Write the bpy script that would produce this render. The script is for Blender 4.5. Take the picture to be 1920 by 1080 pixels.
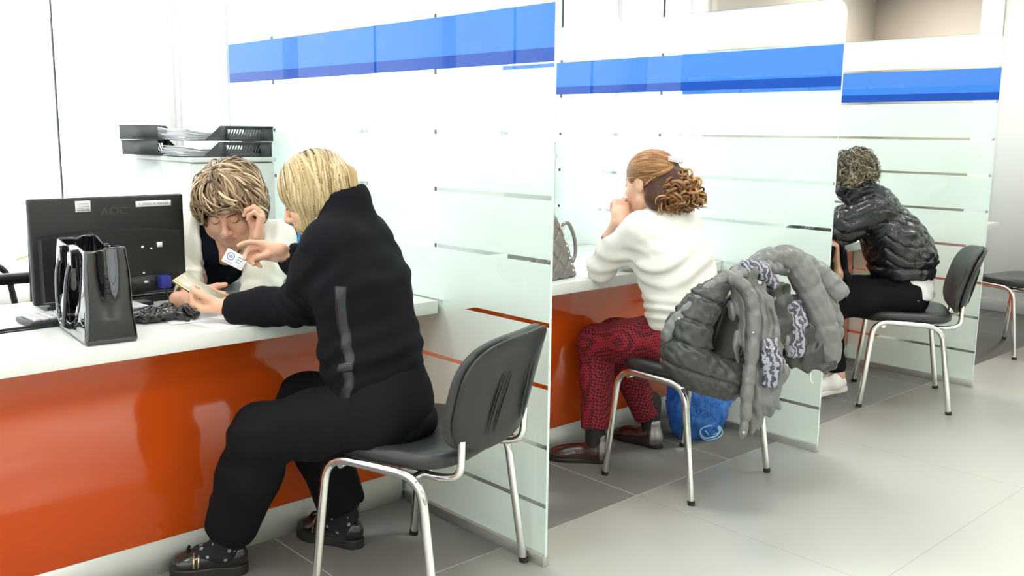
import bpy, bmesh, math, random
import numpy as np
from mathutils import Vector, Matrix
for o in list(bpy.data.objects): bpy.data.objects.remove(o)
SC = bpy.context.scene
COL = SC.collection
rng = random.Random(7)
pi = math.pi
def rad(a): return a*pi/180

# ---------------------------------------------------------------- camera
cam_d = bpy.data.cameras.new('camera'); cam = bpy.data.objects.new('camera', cam_d); COL.objects.link(cam)
cam_d.sensor_width = 36.0; cam_d.lens = 36.0*1754.0/1920.0; cam_d.clip_start = 0.05
CR = Vector((0.73585185, -0.67702525, 0.0126039)); CF = Vector((0.66959315, 0.72475015, -0.16242611))
CU = CR.cross(CF); 
cam.matrix_world = Matrix(((CR.x, CU.x, -CF.x, -1.9383), (CR.y, CU.y, -CF.y, -1.9324), (CR.z, CU.z, -CF.z, 1.3291), (0, 0, 0, 1)))
SC.camera = cam
SC.view_settings.view_transform = 'Standard'; SC.view_settings.look = 'None'
SC.view_settings.gamma = 1.0; SC.view_settings.use_curve_mapping = False
SC.view_settings.exposure = 0.25

# ---------------------------------------------------------------- world: bright overcast sky
W = bpy.data.worlds.new('world'); SC.world = W; W.use_nodes = True
W.node_tree.nodes['Background'].inputs[0].default_value = (0.93, 0.97, 1.0, 1)
W.node_tree.nodes['Background'].inputs[1].default_value = 2.6

# ---------------------------------------------------------------- object helpers
def link(name, me, mats, parent=None, smooth=True):
    o = bpy.data.objects.new(name, me); COL.objects.link(o)
    if not isinstance(mats, (list, tuple)): mats = [mats]
    for m in mats: me.materials.append(m)
    if parent is not None: o.parent = parent
    if smooth: me.polygons.foreach_set('use_smooth', [True]*len(me.polygons))
    return o
def tag(o, label, cat, group=None):
    o['label'] = label; o['category'] = cat
    if group: o['group'] = group
    return o
def struct(o): o['kind'] = 'structure'; return o
def empty(name, loc=(0, 0, 0), rz=0.0, label=None, cat=None, group=None):
    o = bpy.data.objects.new(name, None); COL.objects.link(o); o.location = loc; o.rotation_euler = (0, 0, rz)
    o.empty_display_size = 0.05
    if label: tag(o, label, cat, group)
    return o
def bmobj(name, bm, mats, parent=None, smooth=False, sharp=35):
    me = bpy.data.meshes.new(name); bm.normal_update(); bm.to_mesh(me); bm.free()
    o = link(name, me, mats, parent, smooth)
    if smooth and sharp: me.set_sharp_from_angle(angle=rad(sharp))
    return o
def box_bm(bm, lo, hi, bev=0.0, seg=2, mat=0):
    lo = Vector(lo); hi = Vector(hi); c = (lo+hi)/2; s = hi-lo
    b2 = bmesh.new(); r = bmesh.ops.create_cube(b2, size=1.0)
    for v in b2.verts: v.co = Vector((v.co.x*s.x, v.co.y*s.y, v.co.z*s.z))+c
    if bev > 0: bmesh.ops.bevel(b2, geom=list(b2.edges), offset=bev, segments=seg, profile=0.5, affect='EDGES')
    merge(bm, b2, mat)
def merge(bm, b2, mat=0, M=None):
    vs = [bm.verts.new(M @ v.co if M else v.co) for v in b2.verts]
    b2.verts.index_update()
    for f in b2.faces:
        try:
            nf = bm.faces.new([vs[v.index] for v in f.verts]); nf.material_index = mat; nf.smooth = True
        except ValueError: pass
    b2.free()
def box(name, lo, hi, mats, parent=None, bev=0.0, seg=2):
    bm = bmesh.new(); box_bm(bm, lo, hi, bev, seg)
    return bmobj(name, bm, mats, parent, smooth=bev > 0)
def frames(pts, up=None):
    pts = [Vector(p) for p in pts]; T = []
    for i in range(len(pts)):
        a = pts[max(0, i-1)]; b = pts[min(len(pts)-1, i+1)]; t = (b-a)
        T.append(t.normalized() if t.length > 1e-9 else Vector((0, 0, 1)))
    u = Vector(up) if up else (Vector((0, 0, 1)) if abs(T[0].z) < .9 else Vector((1, 0, 0)))
    F = []
    for t in T:
        u = (u-t*u.dot(t))
        if u.length < 1e-6: u = t.orthogonal()
        u.normalize(); F.append((u.copy(), t.cross(u)))
    return pts, T, F
def tube_bm(bm, pts, r, n=10, cap=True, up=None, flat=1.0, mat=0):
    pts, T, F = frames(pts, up); rings = []
    for i, p in enumerate(pts):
        ri = r[i] if isinstance(r, (list, tuple, np.ndarray)) else r
        u, v = F[i]
        rings.append([bm.verts.new(p+u*(math.cos(2*pi*k/n)*ri*flat)+v*(math.sin(2*pi*k/n)*ri)) for k in range(n)])
    for a, b in zip(rings, rings[1:]):
        for k in range(n):
            f = bm.faces.new((a[k], a[(k+1) % n], b[(k+1) % n], b[k])); f.smooth = True; f.material_index = mat
    if cap:
        f = bm.faces.new(rings[0][::-1]); f.material_index = mat; f = bm.faces.new(rings[-1]); f.material_index = mat
def tube(name, pts, r, mats, parent=None, n=10, up=None, flat=1.0):
    bm = bmesh.new(); tube_bm(bm, pts, r, n, True, up, flat)
    return bmobj(name, bm, mats, parent, smooth=True, sharp=50)
def arc(pts, rad_, n=6):
    """round the corners of a polyline"""
    P = [Vector(p) for p in pts]; out = [P[0]]
    for i in range(1, len(P)-1):
        a, b, c = P[i-1], P[i], P[i+1]
        d1 = (a-b).normalized(); d2 = (c-b).normalized()
        L = min(rad_, (a-b).length*.49, (c-b).length*.49)
        for k in range(n+1):
            t = k/n; q = (b+d1*L)*(1-t)**2+b*2*t*(1-t)+(b+d2*L)*t*t; out.append(q)
    out.append(P[-1]); return out
def spline(pts, n=8):
    P = [Vector(p) for p in pts]; P = [P[0]*2-P[1]]+P+[P[-1]*2-P[-2]]; out = []
    for i in range(1, len(P)-2):
        for k in range(n):
            t = k/n; a, b, c, d = P[i-1:i+3]
            out.append(.5*((2*b)+(c-a)*t+(2*a-5*b+4*c-d)*t*t+(3*b-a-3*c+d)*t**3))
    out.append(P[-2].copy()); return out
def text_obj(name, body, size, M, mat, parent=None, depth=0.0003, sx=1.0, align='CENTER'):
    cu = bpy.data.curves.new(name, 'FONT'); cu.body = body; cu.size = size; cu.extrude = depth
    cu.align_x = align; cu.align_y = 'CENTER'; cu.resolution_u = 3
    t = bpy.data.objects.new(name, cu); COL.objects.link(t)
    bpy.context.view_layer.update()
    me = bpy.data.meshes.new_from_object(t.evaluated_get(bpy.context.evaluated_depsgraph_get()))
    bpy.data.objects.remove(t)
    me.transform(M @ Matrix.Diagonal((sx, 1, 1, 1)))
    me.materials.clear()
    return link(name, me, mat, parent, smooth=False)

# ---------------------------------------------------------------- materials
def nodes(m): return m.node_tree.nodes, m.node_tree.links
def pm(name, col, rough=.5, metal=0.0, spec=.5, coat=0.0, bump=0.0, bscale=200.0, var=0.0, vscale=4.0, sheen=0.0, sss=0.0, bdist=.001, trans=0.0, detail=3.0, stretch=None):
    m = bpy.data.materials.new(name); m.use_nodes = True; N, L = nodes(m); b = N['Principled BSDF']
    b.inputs['Base Color'].default_value = (*col, 1); b.inputs['Roughness'].default_value = rough
    b.inputs['Metallic'].default_value = metal; b.inputs['Specular IOR Level'].default_value = spec
    b.inputs['Coat Weight'].default_value = coat; b.inputs['Coat Roughness'].default_value = .05
    if sheen: b.inputs['Sheen Weight'].default_value = sheen; b.inputs['Sheen Roughness'].default_value = .5
    if sss:
        b.inputs['Subsurface Weight'].default_value = sss; b.inputs['Subsurface Radius'].default_value = (.012, .005, .003); b.inputs['Subsurface Scale'].default_value = 1.0
    if trans: b.inputs['Transmission Weight'].default_value = trans
    tc = N.new('ShaderNodeTexCoord'); src = tc.outputs['Object']
    if stretch:
        mp = N.new('ShaderNodeMapping'); mp.inputs['Scale'].default_value = stretch; L.new(src, mp.inputs[0]); src = mp.outputs[0]
    if var:
        n = N.new('ShaderNodeTexNoise'); n.inputs['Scale'].default_value = vscale; n.inputs['Detail'].default_value = 4
        L.new(src, n.inputs['Vector'])
        mx = N.new('ShaderNodeMix'); mx.data_type = 'RGBA'; L.new(n.outputs[0], mx.inputs[0])
        mx.inputs[6].default_value = (*[c*(1-var) for c in col], 1); mx.inputs[7].default_value = (*[min(1, c*(1+var)) for c in col], 1)
        L.new(mx.outputs[2], b.inputs['Base Color'])
    if bump:
        n = N.new('ShaderNodeTexNoise'); n.inputs['Scale'].default_value = bscale; n.inputs['Detail'].default_value = detail
        L.new(src, n.inputs['Vector'])
        bp = N.new('ShaderNodeBump'); bp.inputs['Strength'].default_value = bump; bp.inputs['Distance'].default_value = bdist
        L.new(n.outputs[0], bp.inputs['Height']); L.new(bp.outputs[0], b.inputs['Normal'])
    return m
def emis(name, col, s):
    m = bpy.data.materials.new(name); m.use_nodes = True; N, L = nodes(m); b = N['Principled BSDF']
    b.inputs['Base Color'].default_value = (.8, .8, .8, 1); b.inputs['Emission Color'].default_value = (*col, 1); b.inputs['Emission Strength'].default_value = s
    return m
M = {}
M['wall'] = pm('wall_paint', (.88, .88, .81), .6, bump=.1, bscale=300)
M['beige'] = pm('beige_wall', (.78, .70, .60), .7, bump=.1, bscale=300)
M['ceiling'] = pm('ceiling_white', (.85, .85, .83), .8)
M['trim'] = pm('white_trim', (.88, .88, .88), .35)
M['skirt'] = pm('grey_skirting_tile', (.30, .30, .28), .3)
M['worktop'] = pm('white_laminate', (.70, .72, .68), .28, bump=.05, bscale=900)
M['plinth'] = pm('grey_white_plinth', (.62, .64, .58), .3)
M['orange'] = pm('glossy_orange', (.63, .082, .008), .12, coat=.7, spec=.5)
M['cab'] = pm('pale_grey_cabinet', (.60, .63, .60), .4)
M['chrome'] = pm('chrome', (.78, .78, .76), .13, metal=1.0)
M['steel'] = pm('brushed_aluminium', (.55, .55, .52), .35, metal=.8)
M['rubber'] = pm('black_rubber', (.012, .012, .012), .6)
M['leather'] = pm('black_leatherette', (.022, .024, .024), .38, bump=.25, bscale=900, bdist=.0004)
M['plastic'] = pm('black_plastic', (.013, .014, .014), .40, bump=.15, bscale=1500, bdist=.0002)
M['dplastic'] = pm('dark_grey_plastic', (.05, .055, .053), .5)
M['patent'] = pm('black_patent_leather', (.006, .006, .007), .06, coat=1.0, bump=.25, bscale=9, bdist=.01)
M['paper'] = pm('white_paper', (.85, .86, .88), .7)
M['silver'] = pm('silver_metal', (.85, .83, .78), .15, metal=1.0)
M['gold'] = pm('gold_metal', (.85, .62, .30), .2, metal=1.0)
M['blue'] = pm('blue_plastic', (.03, .04, .28), .35)
def glass_mat(name, tint, refl=.06, rough=0.0):
    m = bpy.data.materials.new(name); m.use_nodes = True; N, L = nodes(m); N.clear()
    o = N.new('ShaderNodeOutputMaterial'); t = N.new('ShaderNodeBsdfTransparent'); t.inputs[0].default_value = (*tint, 1)
    g = N.new('ShaderNodeBsdfGlossy'); g.inputs['Roughness'].default_value = rough
    fr0 = N.new('ShaderNodeFresnel'); fr0.inputs[0].default_value = 1.45; ge = N.new('ShaderNodeNewGeometry'); iv = N.new('ShaderNodeMath'); iv.operation = 'SUBTRACT'; iv.inputs[0].default_value = 1.0; L.new(ge.outputs['Backfacing'], iv.inputs[1]); fr = N.new('ShaderNodeMath'); fr.operation = 'MULTIPLY'; L.new(fr0.outputs[0], fr.inputs[0]); L.new(iv.outputs[0], fr.inputs[1])
    mx = N.new('ShaderNodeMixShader'); L.new(fr.outputs[0], mx.inputs[0]); L.new(t.outputs[0], mx.inputs[1]); L.new(g.outputs[0], mx.inputs[2]); L.new(mx.outputs[0], o.inputs[0])
    return m
M['glass'] = glass_mat('clear_glass', (.95, .985, .97))
M['wglass'] = glass_mat('window_glass', (.97, .99, .99))
def film_mat(name, col, tr, di, re):
    m = bpy.data.materials.new(name); m.use_nodes = True; N, L = nodes(m); N.clear()
    o = N.new('ShaderNodeOutputMaterial')
    t = N.new('ShaderNodeBsdfTranslucent'); d = N.new('ShaderNodeBsdfDiffuse'); r = N.new('ShaderNodeBsdfRefraction')
    r.inputs['IOR'].default_value = 1.12; r.inputs['Roughness'].default_value = .75
    for x in (t, d, r): x.inputs[0].default_value = (*col, 1)
    a = N.new('ShaderNodeMixShader'); a.inputs[0].default_value = di/(tr+di); L.new(t.outputs[0], a.inputs[1]); L.new(d.outputs[0], a.inputs[2])
    b = N.new('ShaderNodeMixShader'); b.inputs[0].default_value = re; L.new(a.outputs[0], b.inputs[1]); L.new(r.outputs[0], b.inputs[2])
    L.new(b.outputs[0], o.inputs[0]); return m
M['frost'] = film_mat('frosted_film', (.90, .96, .925), .55, .45, .15)
M['bluefilm'] = film_mat('blue_film', (.07, .24, .82), .62, .38, .0)
M['navyfilm'] = film_mat('dark_blue_film', (.025, .09, .48), .55, .45, .0)
M['edge'] = pm('glass_edge', (.62, .74, .70), .1)

def floor_mat(name, col, grout, x0, px, y0, py, gw, rough):
    m = pm(name, col, rough, var=.05, vscale=2.0); N, L = nodes(m); b = N['Principled BSDF']
    tc = N.new('ShaderNodeTexCoord'); s = N.new('ShaderNodeSeparateXYZ'); L.new(tc.outputs['Object'], s.inputs[0])
    def ln(out, o0, p):
        a = N.new('ShaderNodeMath'); a.operation = 'SUBTRACT'; L.new(out, a.inputs[0]); a.inputs[1].default_value = o0-100*p
        c = N.new('ShaderNodeMath'); c.operation = 'MODULO'; L.new(a.outputs[0], c.inputs[0]); c.inputs[1].default_value = p
        d = N.new('ShaderNodeMath'); d.operation = 'LESS_THAN'; L.new(c.outputs[0], d.inputs[0]); d.inputs[1].default_value = gw
        return d.outputs[0]
    mx = N.new('ShaderNodeMath'); mx.operation = 'MAXIMUM'; L.new(ln(s.outputs[0], x0, px), mx.inputs[0]); L.new(ln(s.outputs[1], y0, py), mx.inputs[1])
    src = b.inputs['Base Color'].links[0].from_socket
    q = N.new('ShaderNodeMix'); q.data_type = 'RGBA'; L.new(mx.outputs[0], q.inputs[0]); L.new(src, q.inputs[6]); q.inputs[7].default_value = (*grout, 1)
    L.new(q.outputs[2], b.inputs['Base Color'])
    bp = N.new('ShaderNodeBump'); bp.inputs['Strength'].default_value = .4; bp.inputs['Distance'].default_value = .001; bp.invert = True
    L.new(mx.outputs[0], bp.inputs['Height']); L.new(bp.outputs[0], b.inputs['Normal'])
    return m
M['tile_light'] = floor_mat('pale_grey_floor_tile', (.78, .81, .73), (.60, .61, .55), .67, 1.2, -.745, .933, .003, .22)
M['tile_dark'] = floor_mat('dark_grey_floor_tile', (.14, .128, .118), (.42, .42, .38), .07, .6, .188, .61, .003, .2)

# ---------------------------------------------------------------- room shell
X0, X1, Y0, Y1, H = -5.0, 5.8, -6.0, 3.2, 3.0
YD = .188
bm = bmesh.new()
box_bm(bm, (X0-.3, Y0-.3, -.1), (8.3, YD, 0), mat=0); box_bm(bm, (X0-.3, YD, -.1), (8.3, Y1+.3, 0), mat=1)
struct(bmobj('floor', bm, [M['tile_light'], M['tile_dark']]))
struct(box('ceiling', (X0-.3, Y0-.3, H), (8.3, Y1+.3, H+.1), M['ceiling']))
struct(box('wall_right', (X1, Y0, 0), (X1+.25, 1.10, H), M['wall']))
struct(box('trim_1', (X1-.02, .955, 0), (X1, 1.12, H), M['trim'], bev=.003))
struct(box('wall_alcove', (8.0, 1.10, 0), (8.2, Y1, H), M['beige']))
struct(box('wall_front', (X0, Y0-.2, 0), (X1+.2, Y0, H), M['wall']))
struct(box('baseboard_right', (X1-.012, Y0, 0), (X1, .955, .10), M['skirt'], bev=.002))
# window wall behind the staff side (y = Y1) and to the left (x = X0)
def window(n, origin, ux, w, z0, z1, parts=2):
    """origin: left bottom corner on plan, ux: unit vector along the wall"""
    o = Vector(origin); u = Vector(ux); nrm = Vector((-u.y, u.x, 0))
    def bx(a0, a1, b0, b1, t0, t1, bm):
        b2 = bmesh.new(); bmesh.ops.create_cube(b2, size=1.0)
        for v in b2.verts:
            a = a0 if v.co.x < 0 else a1; b = t0 if v.co.y < 0 else t1; c = b0 if v.co.z < 0 else b1
            v.co = o+u*a+nrm*b+Vector((0, 0, c))
        merge(bm, b2)
    e = empty('window_%d' % n, origin); struct(e)
    iv = Matrix.Translation(o).inverted()
    bm = bmesh.new()
    for a0, a1 in ((0, .035), (w-.035, w)): bx(a0, a1, z0, z1, -.03, .03, bm)
    for b0, b1 in ((z0, z0+.05), (z1-.05, z1)): bx(.035, w-.035, b0, b1, -.03, .03, bm)
    bm.transform(iv); bmobj('window_frame', bm, M['trim'], e)
    bm = bmesh.new(); bx(.035, w-.035, z0+.05, z1-.05, -.008, .008, bm); bm.transform(iv); bmobj('window_pane', bm, M['wglass'], e)
    if parts > 1:
        bm = bmesh.new(); bx(w/2-.002, w/2+.002, z0+.05, z1-.05, -.012, .012, bm); bm.transform(iv); bmobj('window_gasket', bm, M['dplastic'], e)
nw = 1
x = .246-.61-1.218*4+.609
wx0 = x
while x < 4.8:
    window(nw, (x, Y1, 0), (1, 0, 0), 1.218, .45, 2.85); nw += 1; x += 1.218
wx1 = x
bm = bmesh.new()
box_bm(bm, (wx1, Y1-.1, 0), (8.2, Y1+.1, H)); box_bm(bm, (X0, Y1-.1, 0), (wx0, Y1+.1, H))
box_bm(bm, (wx0, Y1-.1, 0), (wx1, Y1+.1, .45)); box_bm(bm, (wx0, Y1-.1, 2.85), (wx1, Y1+.1, H))
struct(bmobj('wall_back', bm, M['beige']))
y = -5.2
for k in range(5):
    window(nw, (X0, y+1.5, 0), (0, -1, 0), 1.45, .5, 2.6, 1); nw += 1; y += 1.55
bm = bmesh.new()
box_bm(bm, (X0-.1, Y0, 0), (X0+.08, Y1, .5)); box_bm(bm, (X0-.1, Y0, 2.6), (X0+.08, Y1, H))
box_bm(bm, (X0-.1, Y0, .5), (X0+.08, -5.15, 2.6)); box_bm(bm, (X0-.1, 2.5, .5), (X0+.08, Y1, 2.6))
for k in range(4): box_bm(bm, (X0-.1, -5.2+1.5+1.55*k, .5), (X0+.08, -5.15+1.55*(k+1), 2.6))
struct(bmobj('wall_left', bm, M['wall']))
# unseen square ceiling panels, added as fill light for the whole room
lamp_m = emis('added_lamp_diffuser', (1.0, .98, .94), 17.0)
proto = empty('added_ceiling_lamp', (0, 0, H), 0, 'unseen square lamp panel added in the ceiling as fill light', 'lamp', 'unseen lamp panels added in the ceiling')
box('added_lamp_diffuser', (-.29, -.29, -.02), (.29, .29, -.012), lamp_m, proto)
bm = bmesh.new()
for lo, hi in (((-.31, -.31), (.31, -.29)), ((-.31, .29), (.31, .31)), ((-.31, -.29), (-.29, .29)), ((.29, -.29), (.31, .29))):
    box_bm(bm, (*lo, -.024), (*hi, 0))
bmobj('added_lamp_frame', bm, M['trim'], proto)
first = True
lamp_spots = [(-3.6+ix*2.0, -4.6+iy*2.0, H) for ix in range(5) for iy in range(4)]+[(6.9, 2.3, H)]  # regular grid, then one extra lamp added to brighten the beige alcove
for c in lamp_spots:
    if True:
        if first: proto.location = c; first = False; continue
        r = proto.copy(); COL.objects.link(r); r.location = c
        for ch in [q for q in bpy.data.objects if q.parent == proto]:
            d = ch.copy(); COL.objects.link(d); d.parent = r
# ---------------------------------------------------------------- service counters
S = 1.634; HT = .77
def counter(n, x0, x1, lab):
    e = empty('counter_base', ((x0+x1)/2, .734, 0), 0, lab[0], 'counter', 'orange counter fronts')
    cx = (x0+x1)/2
    box('front_panel', (x0-cx, 0, .107), (x1-cx, .022, HT-.044), M['orange'], e, bev=.0015)
    box('plinth', (x0-cx, 0.001, 0), (x1-cx, .02, .106), M['plinth'], e)
    for xx in (x0+.004, x1-.024): box('side_panel', (xx-cx, .024, .0), (xx-cx+.02, .58, HT-.045), M['cab'], e)
    w = box('worktop', (x0, .525, HT-.044), (x1, 1.33, HT), M['worktop'], None, bev=.002)
    tag(w, lab[1], 'worktop', 'white counter worktops')
counter(0, -2.9, -.008, ['orange counter front in the foreground beside the first woman\'s legs', 'white worktop in the foreground carrying the monitor and black bag'])
counter(1, .014, S-.008, ['orange counter front behind the red chequered trousers', 'white worktop under the elbow of the curly haired woman'])
counter(2, S+.014, 2*S-.008, ['orange counter front beyond the second partition near the white sneaker', 'white worktop in front of the woman in the black quilted jacket'])
counter(3, 2*S+.014, 3*S, ['orange counter front beyond the farthest partition', 'white worktop end jutting out past the farthest partition'])

# ---------------------------------------------------------------- glass partitions
YE = 2.04; ZT = 1.88
slots = [.19, .38, .57, .763, .954, 1.144, 1.333]
def partition(k, lab):
    e = empty('glass_partition', (k*S, 0, 0), 0, lab, 'partition', 'frosted glass partitions between the desks')
    # pane with rounded top front corner, 10 mm thick
    bm = bmesh.new(); r = .06; prof = [(0.0, .03), (YE, .03), (YE, ZT)]
    for i in range(9):
        a = pi/2*i/8; prof.append((r-r*math.sin(a), ZT-r+r*math.cos(a)))
    va = [bm.verts.new((0, y, z)) for y, z in prof]; vb = [bm.verts.new((.010, y, z)) for y, z in prof]
    n = len(prof)
    f1 = bm.faces.new(va); f2 = bm.faces.new(vb[::-1])
    for i in range(n):
        f = bm.faces.new((va[i], vb[i], vb[(i+1) % n], va[(i+1) % n])); f.material_index = 1
    bmesh.ops.recalc_face_normals(bm, faces=bm.faces)
    bmobj('pane', bm, [M['glass'], M['edge']], e)
    # frosted film strips on the rear face of the pane
    bm = bmesh.new(); g = .0068
    zs = [.03]+[z for s in slots for z in (s-g, s+g)]
    strips = [(zs[i], zs[i+1]) for i in range(0, len(zs)-1, 2)]+[(slots[-1]+g, 1.536-.016)]
    X = .0107
    for a, b in strips:
        vs = [bm.verts.new(p) for p in ((X, .004, a), (X, YE, a), (X, YE, b), (X, .004, b))]; bm.faces.new(vs)
    vs = [bm.verts.new((X, y, z)) for y, z in [(.004, 1.701+.012), (YE, 1.713), (YE, ZT-.003)]+[(r-(r-.004)*math.sin(pi/2*i/8), ZT-r+(r-.004)*math.cos(pi/2*i/8)) for i in range(9)]]
    bm.faces.new(vs)
    bmobj('frosted_film', bm, M['frost'], e)
    bm = bmesh.new(); X = .0104
    for a, b, mi in ((1.576, 1.701, 0), (1.536, 1.576, 1)):
        f = bm.faces.new([bm.verts.new(p) for p in ((X, .002, a), (X, YE, a), (X, YE, b), (X, .002, b))]); f.material_index = mi
    bmobj('blue_band', bm, [M['bluefilm'], M['navyfilm']], e)
    box('floor_rail', (-.006, 0.0, 0), (.018, .73, .032), M['steel'], e, bev=.002)
partition(0, 'frosted glass partition nearest the viewer with pale blue band')
partition(1, 'frosted glass partition in the middle, right of the curly haired woman')
partition(2, 'frosted glass partition farthest away, behind the black quilted jacket')

# ---------------------------------------------------------------- chairs
def chair(loc, rz, label):
    e = empty('visitor_chair', loc, rz, label, 'chair', 'black chairs with chrome legs')
    R = .0135
    for s in (-1, 1):
        top = .438
        full = arc([(s*.258, .208, 0), (s*.243, .165, top), (s*.243, -.145, top-.008), (s*.256, -.205, 0)], .075, 8)
        # split in front leg / rail / rear leg
        i1 = 5; i2 = len(full)-6
        lf = tube('leg', full[:i1+1], R, M['chrome'], e, 12, up=(1, 0, 0), flat=.78)
        tube('side_rail', full[i1:i2+1], R, M['chrome'], e, 12, up=(1, 0, 0), flat=.78)
        lr = tube('leg', full[i2:], R, M['chrome'], e, 12, up=(1, 0, 0), flat=.78)
        tube('foot_cap', [(s*.2582, .2086, 0), (s*.2577, .2066, .016)], R*1.12, M['rubber'], lf, 12, up=(1, 0, 0), flat=.8)
        tube('foot_cap', [(s*.2563, -.2055, 0), (s*.2560, -.2035, .016)], R*1.12, M['rubber'], lr, 12, up=(1, 0, 0), flat=.8)
        # curved chrome back support
        pts = arc([(s*.17, -.04, .418), (s*.178, -.17, .413), (s*.183, -.232, .43), (s*.183, -.236, .53)], .07, 6)
        tube('back_support', pts, .011, M['chrome'], e, 10, up=(1, 0, 0))
    for y in (.12, -.11):
        tube('cross_bar', [(-.243, y, .418), (.243, y, .418)], .010, M['chrome'], e, 10)
    # seat cushion: superelliptic plan, dipped middle, waterfall front
    def pad(name, nx, f, mat, w, d, parent):
        pass
    bm = bmesh.new(); NU, NV = 40, 8
    def plan(t, w, dd, ex=3.6):
        c, s_ = math.cos(t), math.sin(t)
        return (abs(c)**(2/ex)*math.copysign(w, c), abs(s_)**(2/ex)*math.copysign(dd, s_))
    rings = []
    prof = [(0.0, .470, 0), (.55, .472, 0), (.86, .478, 0), (.955, .474, 0), (1.0, .458, 0), (.995, .446, 0), (.93, .436, 0), (.5, .432, 0), (.0, .432, 0)]
    for k, (sc, z, _) in enumerate(prof):
        if sc == 0: rings.append([bm.verts.new((0, .005, z-.004*(k == 0)))]); continue
        ring = []
        for i in range(NU):
            x, y = plan(2*pi*i/NU, .232*sc, .212*sc); zz = z
            if k <= 4:
                zz += .010*(abs(x)/.232)**2 - .018*max(0, (y-.08)/.13)**2 + .006*max(0, (-y-.1)/.11)
            else: zz += -.018*max(0, (y-.08)/.13)**2
            ring.append(bm.verts.new((x, y+.005, zz)))
        rings.append(ring)
    for a, b in zip(rings, rings[1:]):
        for i in range(NU):
            j = (i+1) % NU
            if len(a) == 1: f = bm.faces.new((a[0], b[i], b[j]))
            elif len(b) == 1: f = bm.faces.new((a[i], b[0], a[j]))
            else: f = bm.faces.new((a[i], b[i], b[j], a[j]))
            f.smooth = True
    bmesh.ops.recalc_face_normals(bm, faces=bm.faces)
    bmobj('seat', bm, M['leather'], e, smooth=True, sharp=60)
    # backrest: curved pad + plastic shell
    def back(name, mat, off0, off1, w, h0, h1, parent, shell):
        bm = bmesh.new(); rings = []
        zc = (h0+h1)/2; hh = (h1-h0)/2
        pr = [(0, off0), (.6, off0), (.93, off0), (1.0, off0+(off1-off0)*.35), (1.0, off0+(off1-off0)*.75), (.955, off1), (.6, off1), (0, off1)]
        for sc, off in pr:
            ring = []
            for i in range(NU if sc else 1):
                x, zq = plan(2*pi*i/NU, w*sc, hh*sc, 3.4) if sc else (0, 0)
                if zq < 0: x *= 1-.06*(zq/hh)**2
                z = zc+zq
                y = -.255-(z-.5)*.26+.055*(x/.23)**2+off
                if shell and off == off1 and abs(x) < .14 and sc < .9: y += .004
                ring.append(bm.verts.new((x, y, z)))
            rings.append(ring)
        for a, b in zip(rings, rings[1:]):
            for i in range(NU):
                j = (i+1) % NU
                if len(a) == 1: f = bm.faces.new((a[0], b[i], b[j]))
                elif len(b) == 1: f = bm.faces.new((a[i], b[0], a[j]))
                else: f = bm.faces.new((a[i], b[i], b[j], a[j]))
                f.smooth = True
        bmesh.ops.recalc_face_normals(bm, faces=bm.faces)
        return bmobj(name, bm, mat, parent, smooth=True, sharp=50)
    b = back('backrest', M['leather'], .035, .004, .228, .475, .805, e, False)
    sh = back('back_shell', M['plastic'], .004, -.016, .226, .478, .802, b, True)
    for s in (-1, 1):
        for xo in (.055, .085):
            pts = [(s*(xo+.02*(1-t))*1.0, -.255-((.53+.17*t)-.5)*.26+.055*(xo/.23)**2-.0145, .53+.17*t) for t in [i/8 for i in range(9)]]
            tube('shell_rib', pts, [.0015+.0035*math.sin(pi*i/8) for i in range(9)], M['plastic'], sh, 6)
    return e
chair((-.335, .175, 0), rad(20), 'black chair with chrome legs in the foreground, under the blonde woman')
chair((1.005, .21, 0), rad(1), 'black chair with chrome legs carrying the grey jacket on its back')
chair((2.755, .166, 0), rad(30), 'black chair with chrome legs under the woman in the black quilted jacket')
chair((4.43, .224, 0), rad(-14), 'empty black chair with chrome legs at the right edge')

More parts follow.
